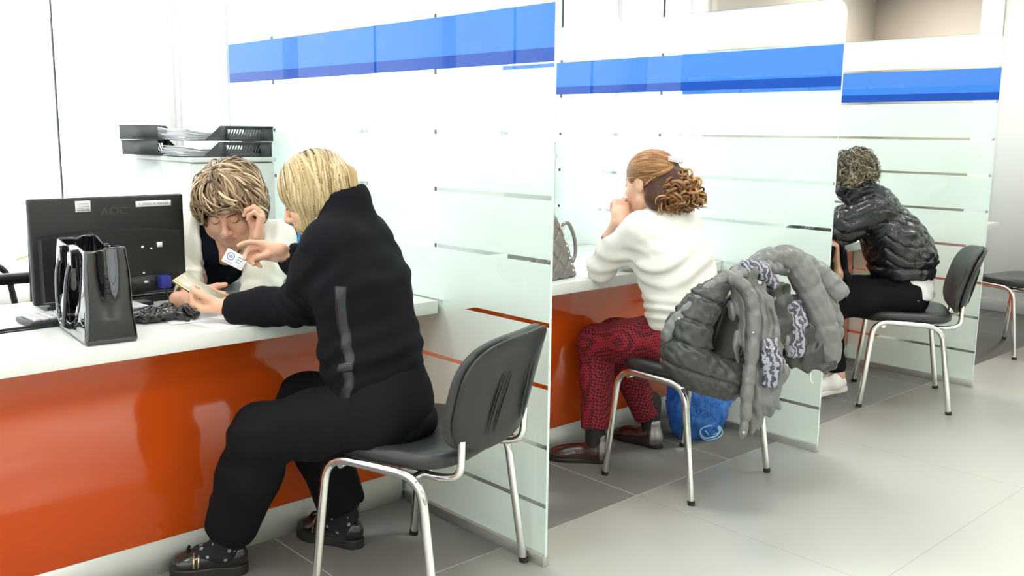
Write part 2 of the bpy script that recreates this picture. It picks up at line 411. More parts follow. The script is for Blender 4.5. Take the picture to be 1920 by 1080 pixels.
# ---------------------------------------------------------------- cabinet with letter trays, bays 0 and 1
def cabinet(x0, lab):
    e = empty('side_cabinet', (x0, 1.56, 0), 0, lab, 'cabinet')
    box('carcass', (0, .018, 0), (.35, .56, 1.205), M['cab'], e)
    box('cabinet_top', (-.004, -.004, 1.206), (.354, .564, 1.224), M['cab'], e, bev=.001)
    box('cabinet_door', (.003, 0, .06), (.347, .016, 1.20), M['cab'], e, bev=.001)
cabinet(-.39, 'pale grey cabinet under the black letter trays, behind the staff woman')
cabinet(1.244+.0, 'pale grey cabinet just visible past the nearest partition edge')
def tray(loc, rz, label, papers=True, tilt=0.0):
    e = empty('letter_tray', loc, rz, label, 'letter tray', 'black letter trays on the cabinets')
    e.rotation_euler = (0, tilt, rz)
    w, d, h = .33, .25, .06
    bm = bmesh.new(); t = .003
    box_bm(bm, (-w/2, -d/2, 0), (w/2, d/2, t))
    # rear side (away) and right end
    box_bm(bm, (-w/2+.08, d/2-t, t), (w/2, d/2, .014)); box_bm(bm, (w/2-t, -d/2, t), (w/2, d/2, h))
    # camera-facing side with slanted slots, cut back towards the open end
    y0 = -d/2; xs0, xs1 = -.02+.0, .115
    box_bm(bm, (xs1, y0, t), (w/2, y0+t, h)); box_bm(bm, (-.06, y0, t), (xs0-.012, y0+t, h)); box_bm(bm, (xs0-.012, y0, t), (xs1, y0+t, .016)); box_bm(bm, (xs0-.012, y0, h-.014), (xs1, y0+t, h))
    vs = [bm.verts.new(p) for p in ((-w/2+.04, y0, t), (-.06, y0, t), (-.06, y0, h))]; vs2 = [bm.verts.new((v.co.x, y0+t, v.co.z)) for v in vs]
    bm.faces.new(vs); bm.faces.new(vs2[::-1]); bm.faces.new((vs[0], vs[2], vs2[2], vs2[0]))
    for i in range(12):
        xx = xs0+i*.0118
        q = [(xx-.010, .016), (xx-.0055, .016), (xx+.0065, h-.014), (xx+.002, h-.014)]
        a = [bm.verts.new((x_, y0, z_)) for x_, z_ in q]; b = [bm.verts.new((x_, y0+t, z_)) for x_, z_ in q]
        bm.faces.new(a); bm.faces.new(b[::-1])
        for k in range(4): bm.faces.new((a[k], a[(k+1) % 4], b[(k+1) % 4], b[k]))
    for xx in (.115, -.035): box_bm(bm, (xx, y0-.003, t), (xx+.005, y0, h))
    box_bm(bm, (-.035, y0-.004, h-.006), (w/2, y0, h))
    bmobj('tray_body', bm, M['dplastic'], e)
    box('label_clip', (-w/2-.004, -.04, .002), (-w/2, .04, .022), M['silver'], e, bev=.001)
    return e
def paper_stack(loc, rz, n, label, group='papers lying in the letter trays'):
    r2 = random.Random(n); bm = bmesh.new(); z = 0
    for i in range(n):
        a = r2.uniform(-.05, .05); dx = r2.uniform(-.012, .012); dy = r2.uniform(-.008, .008)
        b2 = bmesh.new(); bmesh.ops.create_grid(b2, x_segments=8, y_segments=1, size=.5)
        for v in b2.verts:
            x_, y_ = v.co.x*.29, v.co.y*.20
            v.co = Vector((x_*math.cos(a)-y_*math.sin(a)+dx, x_*math.sin(a)+y_*math.cos(a)+dy, z+.018*max(0, (-x_-.03)/.12)**2*(i/n)))
        top = list(b2.faces); ex = bmesh.ops.extrude_face_region(b2, geom=top)
        for v in [g for g in ex['geom'] if isinstance(g, bmesh.types.BMVert)]: v.co.z += .0016
        merge(bm, b2); z += .0024
    bmesh.ops.recalc_face_normals(bm, faces=bm.faces)
    o = bmobj('paper_stack', bm, M['paper']); o.location = loc; o.rotation_euler = (0, 0, rz)
    tag(o, label, 'papers', group)
ZC = 1.225
tray((-.215, 1.69, ZC), 0, 'black slotted letter tray at the bottom of the stack on the cabinet')
tray((-.207, 1.69, ZC+.062), 0, 'black slotted letter tray second from the bottom of the stack')
paper_stack((-.26, 1.69, ZC+.0045), .02, 10, 'white papers lying in the bottom letter tray')
paper_stack((-.255, 1.69, ZC+.066), -.03, 12, 'white papers curling out of the second letter tray')
t3 = tray((-.27, 2.0, ZC), rad(192), 'black letter tray standing behind the slotted ones on the cabinet')
t3 = tray((-.275, 2.005, ZC+.062), rad(194), 'black letter tray on top of the rear stack, turned askew')
paper_stack((-.265, 2.0, ZC+.0665), .22, 14, 'loose white papers heaped in the topmost rear tray')
# ---------------------------------------------------------------- implicit surface toolkit (numpy)
A3 = lambda p: np.array(p, dtype=np.float32)
def unit(v): v = np.array(v, dtype=float); return v/np.linalg.norm(v)
def smin(a, b, k): 
    if k <= 0: return np.minimum(a, b)
    h = np.maximum(k-np.abs(a-b), 0)/k; return np.minimum(a, b)-h*h*k*.25
def smax(a, b, k): return -smin(-a, -b, k)
def cone(a, b, ra, rb):
    a = A3(a); b = A3(b); ab = b-a; L = float(ab@ab)+1e-12
    def f(P):
        pa = P-a; h = np.clip(pa@ab/L, 0, 1)
        return np.linalg.norm(pa-h[:, None]*ab, axis=1)-(ra+(rb-ra)*h)
    f.bb = (np.minimum(a-ra, b-rb), np.maximum(a+ra, b+rb)); return f
def ball(c, r): return cone(c, A3(c)+A3((0, 0, 1e-4)), r, r)
def ell(c, r, R=None):
    c = A3(c); r = A3(r); R = None if R is None else np.array(R, dtype=np.float32)
    def f(P):
        q = P-c
        if R is not None: q = q@R.T      # rows of R: local axes
        k0 = np.linalg.norm(q/r, axis=1); k1 = np.linalg.norm(q/(r*r), axis=1)+1e-9
        return k0*(k0-1)/k1
    m = float(r.max()) if R is not None else r
    f.bb = (c-m, c+m); return f
def rbox(c, h, rd, R=None):
    c = A3(c); h = A3(h); R = None if R is None else np.array(R, dtype=np.float32)
    def f(P):
        q = P-c
        if R is not None: q = q@R.T
        q = np.abs(q)-(h-rd)
        return np.linalg.norm(np.maximum(q, 0), axis=1)+np.minimum(q.max(axis=1), 0)-rd
    m = float(np.linalg.norm(h)) if R is not None else h
    f.bb = (c-m, c+m); return f
def chain(pts, rs, k=.0):
    fs = [cone(pts[i], pts[i+1], rs[i], rs[i+1]) for i in range(len(pts)-1)]
    def f(P):
        d = fs[0](P)
        for g in fs[1:]: d = smin(d, g(P), k)
        return d
    f.bb = (np.min([g.bb[0] for g in fs], axis=0), np.max([g.bb[1] for g in fs], axis=0)); return f
def etube(pts, lat, a, b, k=.03):
    """smooth elliptical trunk: a = half widths along lat, b = half depths"""
    pts = [A3(p) for p in pts]; lat = A3(unit(lat)); fs = []
    def seg(p0, p1, a0, a1, b0, b1):
        ax = p1-p0; L = float(np.linalg.norm(ax)); ax = ax/L; l = lat-ax*float(lat@ax); l = l/np.linalg.norm(l); dp = np.cross(ax, l).astype(np.float32)
        def f(P):
            q = P-p0; t = q@ax; h = np.clip(t/L, 0, 1); aa = a0+(a1-a0)*h; bb = b0+(b1-b0)*h; m = np.minimum(aa, bb)
            w = t-h*L
            u = (q@l)/aa; v = (q@dp)/bb
            return (np.sqrt(u*u+v*v+(w/m)**2)-1)*m
        return f
    fs = [seg(pts[i], pts[i+1], a[i], a[i+1], b[i], b[i+1]) for i in range(len(pts)-1)]
    def f(P):
        d = fs[0](P)
        for g in fs[1:]: d = smin(d, g(P), k)
        return d
    m = max(max(a), max(b)); f.bb = (np.min(pts, axis=0)-m, np.max(pts, axis=0)+m); return f
def xf(f, c, R):
    """place a local-frame sdf at c; columns of R are the local axes in the world"""
    c = A3(c); R = np.array(R, dtype=np.float32)
    def g(P): return f((P-c)@R)
    lo, hi = f.bb; cs = np.array([[x, y, z] for x in (lo[0], hi[0]) for y in (lo[1], hi[1]) for z in (lo[2], hi[2])])@R.T+c
    g.bb = (cs.min(0), cs.max(0)); return g
class Shape:
    def __init__(s): s.ops = []; s.post = None
    def add(s, f, k=.0): s.ops.append((0, f, k)); return s
    def cut(s, f, k=.0): s.ops.append((1, f, k)); return s
    def clip(s, f, k=.0): s.ops.append((2, f, k)); return s
    def __call__(s, P):
        d = None
        for op, f, k in s.ops:
            v = f(P)
            if d is None: d = v
            elif op == 0: d = smin(d, v, k)
            elif op == 1: d = smax(d, -v, k)
            else: d = smax(d, v, k)
        if s.post is not None: d = d+s.post(P)
        return d
    @property
    def bb(s):
        b = [f.bb for op, f, k in s.ops if op == 0 and hasattr(f, 'bb')]
        return np.min([x[0] for x in b], axis=0), np.max([x[1] for x in b], axis=0)
def plane(n, d):
    """region n.p < d is inside"""
    n = A3(unit(n))
    return lambda P: P@n-d
def waves(amp, items, seed=0):
    """soft directional folds: sum of warped sines; items = (direction, wavelength)"""
    r = np.random.RandomState(seed); its = []
    for d, wl in items:
        d = unit(d); o = unit(np.cross(d, r.randn(3))); its.append((A3(d*2*pi/wl), A3(o*2*pi/(wl*2.3)), r.rand()*6.28, r.rand()*6.28))
    def f(P):
        s = 0
        for k, w, a, b in its: s = s+np.sin(P@k+1.6*np.sin(P@w+b)+a)
        return amp*s/len(its)
    return f
def surface(f, h, bb=None, margin=None, B=8):
    lo, hi = bb if bb is not None else f.bb
    mg = margin if margin is not None else 3*h+.01
    lo = np.array(lo, dtype=float)-mg; hi = np.array(hi, dtype=float)+mg
    n = (np.ceil((hi-lo)/h/B).astype(int))*B; nb = n//B
    V = np.full(n, 1.0, dtype=np.float32)
    gx, gy, gz = np.meshgrid(*[np.arange(m) for m in nb], indexing='ij')
    bi = np.stack([gx.ravel(), gy.ravel(), gz.ravel()], 1)
    cen = (lo+(bi*B+(B-1)/2)*h).astype(np.float32)
    dc = np.concatenate([f(cen[i:i+200000]) for i in range(0, len(cen), 200000)])
    act = np.abs(dc) < B*h*.87*1.35+.004
    for (i, j, k), s in zip(bi[(~act) & (dc < 0)], [0]*10**7): V[i*B:(i+1)*B, j*B:(j+1)*B, k*B:(k+1)*B] = -1
    loc = np.stack(np.meshgrid(*[np.arange(B)]*3, indexing='ij'), -1).reshape(-1, 3)
    ab = bi[act]
    for s in range(0, len(ab), 400):
        q = ab[s:s+400]; idx = (q[:, None, :]*B+loc[None]).reshape(-1, 3)
        v = f((lo+idx*h).astype(np.float32)); V[idx[:, 0], idx[:, 1], idx[:, 2]] = v
    V[0] = V[-1] = 1; V[:, 0] = V[:, -1] = 1; V[:, :, 0] = V[:, :, -1] = 1
    S_ = V < 0
    c = [S_[:-1, :-1, :-1], S_[1:, :-1, :-1], S_[:-1, 1:, :-1], S_[1:, 1:, :-1], S_[:-1, :-1, 1:], S_[1:, :-1, 1:], S_[:-1, 1:, 1:], S_[1:, 1:, 1:]]
    sm = sum(x.astype(np.int8) for x in c); mix = (sm > 0) & (sm < 8)
    ci = np.argwhere(mix); ids = -np.ones(mix.shape, dtype=np.int32); ids[mix] = np.arange(len(ci))
    off = np.array([(i & 1, (i >> 1) & 1, (i >> 2) & 1) for i in range(8)])
    cv = np.stack([V[ci[:, 0]+o[0], ci[:, 1]+o[1], ci[:, 2]+o[2]] for o in off], 1)
    acc = np.zeros((len(ci), 3)); cnt = np.zeros(len(ci))
    for a in range(8):
        for b in (a ^ 1, a ^ 2, a ^ 4):
            if b <= a: continue
            m = (cv[:, a] < 0) != (cv[:, b] < 0); t = cv[m, a]/(cv[m, a]-cv[m, b]); acc[m] += off[a]+(off[b]-off[a])*t[:, None]; cnt[m] += 1
    vert = lo+(ci+acc/cnt[:, None])*h
    Q = []
    for ax in range(3):
        o1, o2 = [(1, 2), (2, 0), (0, 1)][ax]
        s0 = S_[tuple(slice(0, -1) if i == ax else slice(1, -1) for i in range(3))]; s1 = S_[tuple(slice(1, None) if i == ax else slice(1, -1) for i in range(3))]
        e = np.argwhere(s0 != s1)
        if not len(e): continue
        base = e.copy(); base[:, o1] += 1; base[:, o2] += 1
        def cell(d1, d2):
            q = base.copy(); q[:, o1] -= d1; q[:, o2] -= d2; return ids[q[:, 0], q[:, 1], q[:, 2]]
        q = np.stack([cell(1, 1), cell(0, 1), cell(0, 0), cell(1, 0)], 1)
        ins = S_[base[:, 0], base[:, 1], base[:, 2]]
        q[~ins] = q[~ins][:, ::-1]; Q.append(q)
    Q = np.concatenate(Q); Q = Q[(Q >= 0).all(1)]
    return vert.astype(np.float32), Q
def join(parts):
    vs, qs, n = [], [], 0
    for v, q in parts: vs.append(v); qs.append(q+n); n += len(v)
    return np.concatenate(vs), np.concatenate(qs)
def npmesh(name, v, q, mats, parent=None, paint=None, attr=None):
    me = bpy.data.meshes.new(name); me.vertices.add(len(v)); me.vertices.foreach_set('co', np.asarray(v, dtype=np.float32).ravel())
    k = q.shape[1]; me.loops.add(len(q)*k); me.loops.foreach_set('vertex_index', q.ravel().astype(np.int32))
    me.polygons.add(len(q)); me.polygons.foreach_set('loop_start', np.arange(0, len(q)*k, k, dtype=np.int32))
    if paint:
        c = v[q].mean(1); mi = np.zeros(len(q), dtype=np.int32)
        for f, m in paint: mi[f(c) < 0] = m
    if attr is not None:
        a = me.attributes.new('tone', 'FLOAT', 'POINT'); a.data.foreach_set('value', attr.astype(np.float32))
    me.update(calc_edges=True); me.validate()
    o = link(name, me, mats, parent, True)
    if paint: me.polygons.foreach_set('material_index', mi)
    return o
def sobj(name, f, h, mats, parent=None, paint=None, extra=()):
    return npmesh(name, *join([surface(f, h)]+[surface(g, hh) for g, hh in extra]), mats, parent, paint)
# ---- hair made of locks that flow over a base surface
def grad(f, P, e=.0015):
    g = np.stack([f(P+A3(d)*e)-f(P-A3(d)*e) for d in ((1, 0, 0), (0, 1, 0), (0, 0, 1))], 1); return g/(np.linalg.norm(g, axis=1)[:, None]+1e-9)
def project(f, P, off, it=4):
    for _ in range(it): P = P-grad(f, P)*(f(P)-off)[:, None]*.9
    return P
def flow(f, seeds, dirfn, T, step, off, jitter=.15, seed=1, stick=True):
    r = np.random.RandomState(seed); P = project(f, A3(seeds), off); N = len(P); out = [P]; D = None
    jit = r.randn(N, 3).astype(np.float32)*jitter
    for t in range(T-1):
        n = grad(f, P); d = dirfn(P, t/(T-1)).astype(np.float32)+jit
        d = d/(np.linalg.norm(d, axis=1)[:, None]+1e-9)
        d = d-n*np.sum(d*n, 1)[:, None]*(.97 if stick else np.clip(np.sum(d*n, 1)*-4, 0, 1)[:, None]*1.0)
        D = d if D is None else D*.55+d*.45
        q = D/(np.linalg.norm(D, axis=1)[:, None]+1e-9)
        P = P+q*(step if np.isscalar(step) else step[:, None])
        if stick: P = project(f, P, off, 2)
        else:
            dd = f(P); m = dd < off
            if m.any(): P[m] = project(f, P[m], off, 2)
        out.append(P)
    return np.stack(out, 1)       # N,T,3
def locks(name, paths, rad_, f, mats, parent, tone, K=5, flat=.45, curl=0.0, turns=3.0, seed=3, fuzz=0.0, fill=None):
    r = np.random.RandomState(seed); N, T, _ = paths.shape
    tg = np.gradient(paths, axis=1); tg /= np.linalg.norm(tg, axis=2)[..., None]+1e-9
    nr = grad(f, paths.reshape(-1, 3)).reshape(N, T, 3); nr = nr-tg*np.sum(nr*tg, 2)[..., None]; nr /= np.linalg.norm(nr, axis=2)[..., None]+1e-9
    bi = np.cross(tg, nr); t = np.linspace(0, 1, T)[None, :, None]
    if curl:
        ph = r.rand(N, 1, 1)*6.28; tt = t*turns*6.28*r.choice([-1, 1], (N, 1, 1)); am = curl*np.minimum(1, t*3)*(.6+.8*r.rand(N, 1, 1))
        paths = paths+(bi*np.cos(tt+ph)+nr*(1+np.sin(tt+ph)))*am
        tg = np.gradient(paths, axis=1); tg /= np.linalg.norm(tg, axis=2)[..., None]+1e-9; nr = nr-tg*np.sum(nr*tg, 2)[..., None]; nr /= np.linalg.norm(nr, axis=2)[..., None]+1e-9; bi = np.cross(tg, nr)
    prof = np.sin(np.clip(np.linspace(.12, 1, T), 0, 1)*pi)**.55; prof = np.maximum(prof, .05)
    R = (rad_ if np.isscalar(rad_) else rad_[:, None])*prof[None, :]*(.7+.6*r.rand(N, 1))
    an = np.linspace(0, 2*pi, K, endpoint=False)
    V = paths[:, :, None, :]+R[:, :, None, None]*(np.cos(an)[None, None, :, None]*bi[:, :, None, :]+flat*np.sin(an)[None, None, :, None]*nr[:, :, None, :])
    idx = np.arange(N*T*K).reshape(N, T, K)
    a = idx[:, :-1]; b = idx[:, 1:]; q = np.stack([a, np.roll(a, -1, 2), np.roll(b, -1, 2), b], -1).reshape(-1, 4)
    tn = np.repeat(tone, T*K)
    V = V.reshape(-1, 3)
    if fill is not None:
        fv, fq = fill; q = np.concatenate([q, fq+len(V)]); V = np.concatenate([V, fv]); tn = np.concatenate([tn, np.full(len(fv), -.6)])
    return npmesh(name, V, q, mats, parent, attr=tn)
def hair_mat(name, dark, mid, light, rough=.38, under=None):
    m = bpy.data.materials.new(name); m.use_nodes = True; N, L = nodes(m); b = N['Principled BSDF']
    a = N.new('ShaderNodeAttribute'); a.attribute_name = 'tone'; c = N.new('ShaderNodeValToRGB'); L.new(a.outputs['Fac'], c.inputs[0])
    e = c.color_ramp.elements; e[0].position = 0; e[0].color = (*dark, 1); e[1].position = 1; e[1].color = (*light, 1)
    x = c.color_ramp.elements.new(.5); x.color = (*mid, 1)
    L.new(c.outputs[0], b.inputs['Base Color']); b.inputs['Roughness'].default_value = rough; b.inputs['Specular IOR Level'].default_value = .35
    n = N.new('ShaderNodeTexNoise'); n.inputs['Scale'].default_value = 350; bp = N.new('ShaderNodeBump'); bp.inputs['Strength'].default_value = .25; bp.inputs['Distance'].default_value = .0005
    tc = N.new('ShaderNodeTexCoord'); L.new(tc.outputs['Object'], n.inputs['Vector']); L.new(n.outputs[0], bp.inputs['Height']); L.new(bp.outputs[0], b.inputs['Normal'])
    return m
def settle(e):
    """meshes were modelled in place: move them into the frame of their thing's base"""
    T = Matrix.Translation(-e.location)
    def go(p):
        for c in [o for o in bpy.data.objects if o.parent == p]:
            c.data.transform(T); go(c)
    go(e)
# ---- anatomy
def basis(fwd, up=(0, 0, 1), roll=0.0):
    """columns: right(x), forward(y), up(z)"""
    y = unit(fwd); x = unit(np.cross(y, up)); z = np.cross(x, y)
    c, s = math.cos(roll), math.sin(roll); x2 = c*x+s*z; z2 = -s*x+c*z
    return np.stack([x2, y, z2], 1)
def head_shape(closed=True, jaw=1.0, full=0.0):
    s = Shape()
    s.add(ell((0, -.012, .035), (.074, .092, .078)))
    s.add(ell((0, .026, -.028), (.060+full, .060, .078)), .03)
    s.add(ell((0, .060, -.090), (.026+full*.6, .022, .019)), .035)
    for x in (-1, 1):
        s.add(ell((x*(.036+full), .056, -.030), (.026, .024, .028)), .025)
        s.add(cone((x*.056, .0, -.065), (x*.022, .055, -.098), .016, .012), .03)
    s.add(cone((-.028, .078, .022), (.028, .078, .022), .010, .010), .02)
    for x in (-1, 1): s.cut(ball((x*.031, .101, .004), .018), .014)
    for x in (-1, 1):
        s.add(ball((x*.031, .0745, .003), .0138), .004)
        s.add(chain([(x*.018, .0835, .001), (x*.026, .0885, -.0035), (x*.035, .0878, -.0035), (x*.043, .081, .001)], [.0012, .0018, .0018, .0012], .001), .0015)
        s.cut(chain([(x*.018, .085, .010), (x*.030, .0895, .0135), (x*.044, .081, .010)], [.001, .0013, .001], .001), .003)
    s.add(cone((0, .086, .014), (0, .106, -.024), .0065, .0095), .014)
    s.add(ball((0, .1085, -.030), .0098), .008)
    for x in (-1, 1):
        s.add(ell((x*.0125, .098, -.034), (.0068, .010, .0075)), .006)
        s.cut(ell((x*.0065, .104, -.0405), (.003, .0045, .003)), .002)
    s.add(ell((0, .083, -.060), (.026, .014, .020)), .016)
    s.add(chain([(-.020, .0865, -.0615), (-.008, .0965, -.0555), (0, .0972, -.0570), (.008, .0965, -.0555), (.020, .0865, -.0615)], [.0018, .0042, .0040, .0042, .0018], .003), .003)
    s.add(chain([(-.017, .087, -.0635), (-.006, .0945, -.0680), (.006, .0945, -.0680), (.017, .087, -.0635)], [.002, .0050, .0050, .002], .003), .003)
    s.cut(chain([(-.022, .0900, -.0620), (0, .1010, -.0612), (.022, .0900, -.0620)], [.0009, .0012, .0009], .001), .0018)
    for x in (-1, 1):
        s.add(ell((x*.077, -.006, -.004), (.007, .018, .031)), .006)
        s.cut(ell((x*.085, -.001, .002), (.005, .010, .018)), .004)
    return s
def head_paint():
    lips = Shape(); lips.add(chain([(-.020, .090, -.0615), (-.008, .098, -.0565), (0, .099, -.0578), (.008, .098, -.0565), (.020, .090, -.0615)], [.003, .0052, .0048, .0052, .003], 0)); lips.add(chain([(-.018, .090, -.064), (-.006, .098, -.0678), (.006, .098, -.0678), (.018, .090, -.064)], [.003, .0058, .0058, .003], 0))
    brow = Shape(); lash = Shape()
    for x in (-1, 1):
        brow.add(chain([(x*.016, .093, .0185), (x*.028, .090, .0245), (x*.044, .080, .0215)], [.0048, .0048, .0030], 0))
        lash.add(chain([(x*.017, .085, .000), (x*.025, .0905, -.0045), (x*.036, .0900, -.0045), (x*.0455, .081, .0005)], [.0018, .0029, .0029, .0024], 0))
    return lips, brow, lash
def hand_shape(wr, d, n, side, curls, thumb=(35, 20, 15), spread=6, sc=.95, tdir=None):
    """wr wrist, d towards the fingers, n out of the back of the hand, side: +1 thumb lies at cross(d,n)"""
    d = unit(d); n = np.array(n, float); n = unit(n-d*(n@d)); t = np.cross(d, n)*side; wr = np.array(wr, float)
    s = Shape(); L = .088*sc
    R = np.stack([t, d, n]); 
    s.add(rbox(wr+d*L*.55+t*0, (.037*sc, L*.50, .0125*sc), .0122*sc, R))
    s.add(cone(wr-d*.03, wr+d*.02, .0245*sc, .024*sc), .02)
    s.add(ell(wr+d*L*.36+t*.023*sc-n*.008, (.018*sc, .03*sc, .014*sc), R), .012)
    lens = [.074, .082, .076, .060]; offs = [.029, .0098, -.0098, -.028]; rr = [.0088, .0090, .0086, .0077]
    if not isinstance(curls[0], (list, tuple)): curls = [[c, c, c*.7] for c in curls]
    tips = []
    for i in range(4):
        base = wr+d*L*(1.02 if i in (1, 2) else .97 if i == 0 else .92)+t*offs[i]*sc
        sp = rad(spread*(1.5-i)*.7); dd = d*math.cos(sp)+t*math.sin(sp); pts = [base-dd*.012*sc, base]; a = 0; p = base
        for c, fr in zip(curls[i], (.44, .32, .24)):
            a += rad(c); p = p+(dd*math.cos(a)-n*math.sin(a))*lens[i]*fr*sc; pts.append(p)
        q = rr[i]*sc
        s.add(chain(pts, [q, q*1.03, q*.98, q*.9, q*.76], .003), .0025 if i else .004); tips.append(pts)
    a1, a2, a3 = [rad(x) for x in thumb]
    b0 = wr+d*.018*sc+t*.022*sc-n*.006; v = unit(d*math.cos(a1)+t*math.sin(a1)-n*.35) if tdir is None else unit(tdir)
    p1 = b0+v*.044*sc
    v2 = unit(v+(-n*.5+d*.5)*math.tan(a2)); p2 = p1+v2*.034*sc; v3 = unit(v2+(-n*.5+d*.3)*math.tan(a3)); p3 = p2+v3*.026*sc
    s.add(chain([b0, p1, p2, p3], [.0155*sc, .0115*sc, .0102*sc, .0082*sc], .006), .010)
    s.tips = tips; s.thumb = [b0, p1, p2, p3]; s.n = n; s.d = d; s.t = t
    return s
def shoe(parent, toe, heel, up_mat, sole_mat, kind='loafer', name='shoe', lift=0.0, z0=0.0, h=.0028):
    """toe, heel plan points; built in local frame then placed"""
    toe = np.array((*toe[:2], z0), float); heel = np.array((*heel[:2], z0+lift), float)
    y = unit(toe-heel); x = unit(np.cross(y, (0, 0, 1))); z = np.cross(x, y); R = np.stack([x, y, z], 1); L = np.linalg.norm(toe-heel); c = heel
    sh = .032 if kind == 'loafer' else .018 if kind == 'boot' else .024
    def foot(z, g=0.0):
        s = Shape()
        s.add(ell((0, L*.14, z), (.033+g, L*.15+g, 9)));  s.add(ell((.002, L*.72, z), (.044+g, L*.285+g, 9)), .03); s.add(ell((0, L*.42, z), (.031+g, L*.25, 9)), .03)
        return s
    fs = foot(0)
    sole = Shape(); sole.add(rbox((0, L/2, sh/2), (.06, L/2+.02, sh/2), .004)); sole.clip(lambda P: foot(0)(P), .004)
    o = npmesh(name, *surface(xf(upper_shape(kind, L, sh), c, R), h), up_mat, parent)
    npmesh('sole', *surface(xf(sole, c, R), h), sole_mat, o)
    return o, c, R, L
def upper_shape(kind, L, sh):
    s = Shape()
    s.add(ell((.002, L*.76, sh+.008), (.042, L*.235, .036 if kind != 'sneaker' else .042)))
    s.add(ell((0, L*.18, sh+.022), (.032, L*.19, .045)), .03)
    s.add(ell((0, L*.45, sh+.018), (.034, L*.32, .040)), .03)
    if kind == 'boot': s.add(cone((0, L*.22, sh+.03), (0, L*.20, sh+.088), .036, .036), .03)
    if kind == 'sneaker': s.add(cone((0, L*.22, sh+.03), (0, L*.23, sh+.062), .036, .037), .03); s.add(cone((0, L*.40, sh+.045), (0, L*.58, sh+.030), .020, .018), .02)
    s.clip(plane((0, 0, -1), -(sh-.003)), .002)
    top = {'loafer': .040, 'boot': .085, 'sneaker': .060}[kind]
    s.cut(rbox((0, L*.24, sh+top+.05), (.027, L*.17, .05), .024), .004)
    return s
# ---------------------------------------------------------------- materials for people
def skin(name, col): return pm(name, col, .48, sss=.12, var=.06, vscale=30, bump=.08, bscale=500, bdist=.0004)
M['skin1'] = skin('skin_light', (.70, .40, .27)); M['skin2'] = skin('skin_warm', (.66, .37, .25)); 
M['lips'] = pm('lips', (.50, .21, .16), .4); M['brow'] = pm('eyebrow', (.15, .085, .05), .8); M['lash'] = pm('lashes', (.035, .02, .015), .6)
M['nail'] = pm('nail', (.80, .55, .48), .2)
M['hairB'] = hair_mat('blonde_hair', (.12, .07, .028), (.40, .285, .13), (.68, .55, .33))
M['hairS'] = hair_mat('highlighted_brown_hair', (.05, .03, .016), (.24, .15, .08), (.72, .55, .35))
M['hairC'] = hair_mat('auburn_hair', (.06, .02, .008), (.24, .10, .035), (.52, .30, .11))
M['hairG'] = hair_mat('greying_hair', (.03, .024, .016), (.13, .10, .06), (.36, .31, .23))
def cloth(name, col, rough=.85, bs=700, bump=.35, sheen=.0): return pm(name, col, rough, spec=.14, bump=bump, bscale=bs, bdist=.0006, sheen=sheen)
M['wool'] = cloth('black_wool_coat', (.0045, .005, .007)); M['satin'] = pm('black_satin_tape', (.012, .012, .014), .35)
M['trou'] = cloth('black_trouser_cloth', (.006, .006, .007)); M['knit'] = pm('cream_knit', (.80, .79, .70), .9, bump=.6, bscale=90, bdist=.002, stretch=(1, 1, .12)); M['cuff'] = pm('cream_ribbed_cuff', (.84, .81, .68), .9, bump=.5, bscale=350, bdist=.001)
M['navy'] = cloth('navy_top', (.006, .007, .016)); M['sweater'] = cloth('white_sweater', (.78, .76, .70), .9, 400, .3)
M['sock'] = pm('speckled_black_sock', (.01, .01, .011), .9)
def dots(m, col2, scale, thr):
    N, L = nodes(m); b = N['Principled BSDF']; v = N.new('ShaderNodeTexVoronoi'); v.inputs['Scale'].default_value = scale; tc = N.new('ShaderNodeTexCoord'); L.new(tc.outputs['Object'], v.inputs['Vector'])
    c = N.new('ShaderNodeMath'); c.operation = 'LESS_THAN'; c.inputs[1].default_value = thr; L.new(v.outputs['Distance'], c.inputs[0])
    x = N.new('ShaderNodeMix'); x.data_type = 'RGBA'; x.inputs[6].default_value = b.inputs['Base Color'].default_value; x.inputs[7].default_value = (*col2, 1); L.new(c.outputs[0], x.inputs[0]); L.new(x.outputs[2], b.inputs['Base Color'])
dots(M['sock'], (.28, .28, .30), 38, .22)
M['shoeU'] = pm('black_shoe_leather', (.012, .011, .011), .22, coat=.4); M['shoeV'] = pm('dark_brown_patent', (.05, .018, .012), .12, coat=.8); M['shoeS'] = pm('black_shoe_sole', (.016, .014, .012), .5)

def lerp(a, b, t): return [a[i]+(b[i]-a[i])*t for i in range(3)]
def V3(*a): return np.array(a, float)

